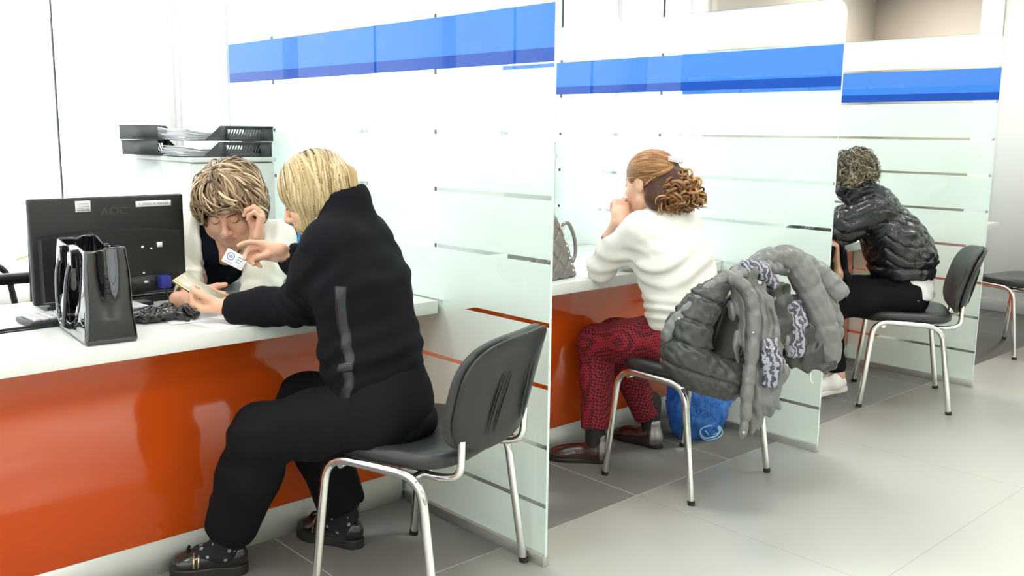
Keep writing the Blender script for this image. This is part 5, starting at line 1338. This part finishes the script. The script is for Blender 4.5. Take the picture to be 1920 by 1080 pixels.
# ---------------------------------------------------------------- quilted silver handbag on the second counter
def bag2():
    e = empty('handbag', (.60, .66, HT), rad(8), 'silver quilted handbag half hidden by the nearest partition', 'handbag')
    m = pm('pewter_quilted', (.27, .25, .235), .28, metal=.55, bump=.4, bscale=50, bdist=.003)
    s = Shape()
    def body(P):
        z = np.clip(P[:, 2]/.27, 0, 1); w = .165-.085*z**1.6; d = .085-.062*z
        q = np.stack([np.abs(P[:, 0])-(w-.03), np.abs(P[:, 1])-(d-.015), np.abs(P[:, 2]-.135)-.12], 1)
        a = (P[:, 0]+P[:, 2])/.075; b_ = (P[:, 0]-P[:, 2])/.075; gr = np.maximum(np.exp(-((((a % 1)-.5)*2/.16)**2)), np.exp(-((((b_ % 1)-.5)*2/.16)**2)))
        return np.linalg.norm(np.maximum(q, 0), axis=1)+np.minimum(q.max(1), 0)-.014+.006*gr
    body.bb = (A3((-.18, -.1, 0)), A3((.18, .1, .28))); s.add(body); sobj('bag_body', s, .004, m, e)
    h = tube('handle', spline([(.085, -.03, .20), (.12, -.045, .215), (.165, -.045, .16), (.178, -.045, .09), (.150, -.045, .05), (.120, -.05, .065)], 8), .008, m, e, 10)
    tube('handle_ring', [(.092+.014*math.cos(a), -.04, .205+.014*math.sin(a)) for a in np.linspace(0, 2*pi, 17)], .004, M['silver'], h, 8)
    for k in range(8): 
        bm = bmesh.new(); bmesh.ops.create_icosphere(bm, subdivisions=2, radius=.0055); bm.transform(Matrix.Translation((.118-.0035*k, -.079+.0058*k, .03+.024*k))); bmobj('stud', bm, M['silver'], e, smooth=True)
bag2()
# sheets on the second counter
for i, (x, y, a) in enumerate(((1.02, .74, .15), (1.12, .95, -.2))):
    bm = bmesh.new(); box_bm(bm, (-.105, -.148, 0), (.105, .148, .0008)); o = bmobj('paper_sheet', bm, M['paper']); o.location = (x, y, HT+.0006+i*.001); o.rotation_euler = (0, 0, a)
    tag(o, ['white paper sheet in front of the curly haired woman\'s elbow', 'white paper sheet at the back of the second worktop'][i], 'paper sheet', 'papers on the second counter')
tray((1.425, 1.69, ZC), 0, 'black letter tray whose end peeks out beside the nearest partition')

# ---------------------------------------------------------------- blue plastic bag on the floor
def bluebag():
    e = empty('plastic_bag', (1.42, .47, 0), 0, 'blue translucent plastic bag standing on the floor beside the red trousers', 'plastic bag')
    m = bpy.data.materials.new('blue_polythene'); m.use_nodes = True; N, L = nodes(m); b = N['Principled BSDF']; b.inputs['Base Color'].default_value = (.12, .38, .85, 1); b.inputs['Roughness'].default_value = .28
    t = N.new('ShaderNodeBsdfTranslucent'); t.inputs[0].default_value = (.10, .38, .92, 1); tr = N.new('ShaderNodeBsdfTransparent'); tr.inputs[0].default_value = (.45, .68, .98, 1)
    x = N.new('ShaderNodeMixShader'); x.inputs[0].default_value = .40; y = N.new('ShaderNodeMixShader'); y.inputs[0].default_value = .34; o = N['Material Output']
    L.new(b.outputs[0], x.inputs[1]); L.new(t.outputs[0], x.inputs[2]); L.new(x.outputs[0], y.inputs[1]); L.new(tr.outputs[0], y.inputs[2]); L.new(y.outputs[0], o.inputs[0])
    et = etube([(0, 0, .060), (.005, 0, .14), (.02, 0, .22), (.03, 0, .30)], (.9, -.4, 0), [.115, .13, .145, .14], [.085, .085, .075, .05], .05); wv = waves(.011, [((1, .4, .5), .14), ((-.4, 1, .3), .10), ((.6, -.5, 1), .12)], 51); wv2 = waves(.003, [((1, .2, .8), .045), ((-.6, 1, .5), .034)], 55)
    def sh(P): return np.abs(np.maximum(et(P)+wv(P)+wv2(P), -(P[:, 2]-.004)))-.0024
    sh.bb = et.bb; s = Shape(); s.add(sh); s.clip(lambda P: P[:, 2]-.285-.02*np.sin(P[:, 0]*50), .001)
    sobj('bag_film', s, .004, m, e)
    for k, (x, y, z, r_) in enumerate(((-.02, -.085, .045, .042), (.0, -.088, .05, .032), (-.005, -.082, .038, .05))):
        tube('handle_loop', [(x+r_*1.2*math.cos(a)*.9, y-r_*1.2*math.cos(a)*.35+.004*math.sin(3*a), z+r_*.7*math.sin(a)) for a in np.linspace(0, 2*pi, 25)], .0035, pm('pale_blue_loop', (.35, .62, .85), .4), e, 6)
    s = Shape(); s.add(ell((-.03, -.02, .09), (.055, .04, .05))); s.post = waves(.005, [((1, .4, .5), .04)], 52); o = sobj('packet', s, .005, pm('dark_red_packet', (.22, .02, .05), .4), e)
    s = Shape(); s.add(rbox((.03, .0, .14), (.05, .035, .06), .01)); s.post = waves(.004, [((1, .4, .5), .05)], 53); sobj('packet', s, .005, M['paper'], e)
bluebag()

# ---------------------------------------------------------------- tan and black bag on the fourth woman's lap
tb = empty('lap_bag', (2.275, .33, .60), rad(-45), 'tan leather bag with black sides on the lap of the quilted jacket woman', 'bag')
tan = pm('tan_leather', (.36, .19, .11), .45, bump=.2, bscale=300)
s = Shape(); s.add(etube([(0, 0, -.03), (.004, 0, .08), (-.006, 0, .215)], (1, 0, 0), [.036, .030, .022], [.10, .11, .085], .03)); sobj('gusset', s, .005, tan, tb)
for sx in (-1, 1):
    s = Shape(); s.add(etube([(sx*.045, 0, -.03), (sx*.040, 0, .08), (sx*.026, 0, .215)], (1, 0, 0), [.022, .020, .012], [.11, .12, .09], .02)); s.post = waves(.003, [((.3, 1, .5), .07)], 60); sobj('side_panel', s, .005, M['trou'], tb)

# ---------------------------------------------------------------- office chairs and plant on the staff side
def office_chair(loc, rz, label, arms=True):
    e = empty('office_chair', loc, rz, label, 'office chair', 'office chairs on the staff side')
    s = Shape(); s.add(rbox((0, 0, .47), (.24, .23, .035), .03)); sobj('seat', s, .01, M['leather'], e)
    s = Shape(); s.add(rbox((0, .25, .79), (.22, .030, .25), .028, basis((0, 1, .15)).T)); sobj('backrest', s, .01, M['leather'], e)
    tube('back_bar', [(0, .18, .45), (0, .30, .47), (0, .285, .62)], .016, M['plastic'], e)
    tube('gas_column', [(0, 0, .10), (0, 0, .44)], .025, M['plastic'], e)
    for k in range(5):
        a = 2*pi*k/5; l = tube('base_leg', [(0, 0, .12), (math.cos(a)*.28, math.sin(a)*.28, .065)], [.022, .014], M['plastic'], e)
        o = tube('caster', [(math.cos(a)*.28-.02*math.sin(a), math.sin(a)*.28+.02*math.cos(a), .028), (math.cos(a)*.28+.02*math.sin(a), math.sin(a)*.28-.02*math.cos(a), .028)], .028, M['rubber'], l, 14)
    if arms:
        for sx in (-1, 1):
            ar = tube('armrest', arc([(sx*.25, .10, .46), (sx*.29, .17, .50), (sx*.29, .19, .72), (sx*.29, -.16, .72), (sx*.27, -.19, .48), (sx*.25, -.10, .46)], .09, 6), .014, M['plastic'], e)
            s = Shape(); s.add(rbox((sx*.29, .02, .738), (.028, .15, .014), .013)); sobj('arm_pad', s, .006, M['leather'], ar)
office_chair((-.93, 2.45, 0), rad(90), 'black office chair whose armrest shows at the left edge beside the monitor')
office_chair((-.70, 1.66, 0), rad(-6), 'black office chair under the woman in the white cardigan', False)
pl = empty('potted_plant', (-.50, 2.82, 0), 0, 'green leafed potted plant whose leaf tip shows past the monitor edge', 'plant')
bm = bmesh.new(); tube_bm(bm, [(0, 0, 0), (0, 0, .20), (0, 0, .22)], [.09, .12, .125], 24); bmobj('pot', bm, M['paper'], pl, smooth=True)
leafm = pm('bright_green_leaf', (.28, .62, .08), .4)
for k in range(9):
    a = pi+.15 if k == 0 else k*.72; d = Vector((math.cos(a), math.sin(a), 0)); Lh = .16 if k == 0 else .13+.02*(k % 3); top = .76 if k == 0 else .50+.035*k
    tube('stem', [(0, 0, .2), d*.03+Vector((0, 0, top-.08)), d*.05+Vector((0, 0, top-.02))], .004, leafm, pl, 6)
    s = Shape(); A_ = d*.05+Vector((0, 0, top-.02)); B_ = d*(.05+Lh)+Vector((0, 0, top-.035)); s.add(etube([tuple(A_), tuple((A_+B_)/2+Vector((0, 0, .015))), tuple(B_)], (-d.y, d.x, 0), [.010, .030, .006], [.003, .004, .003], .01)); sobj('leaf', s, .003, leafm, pl)
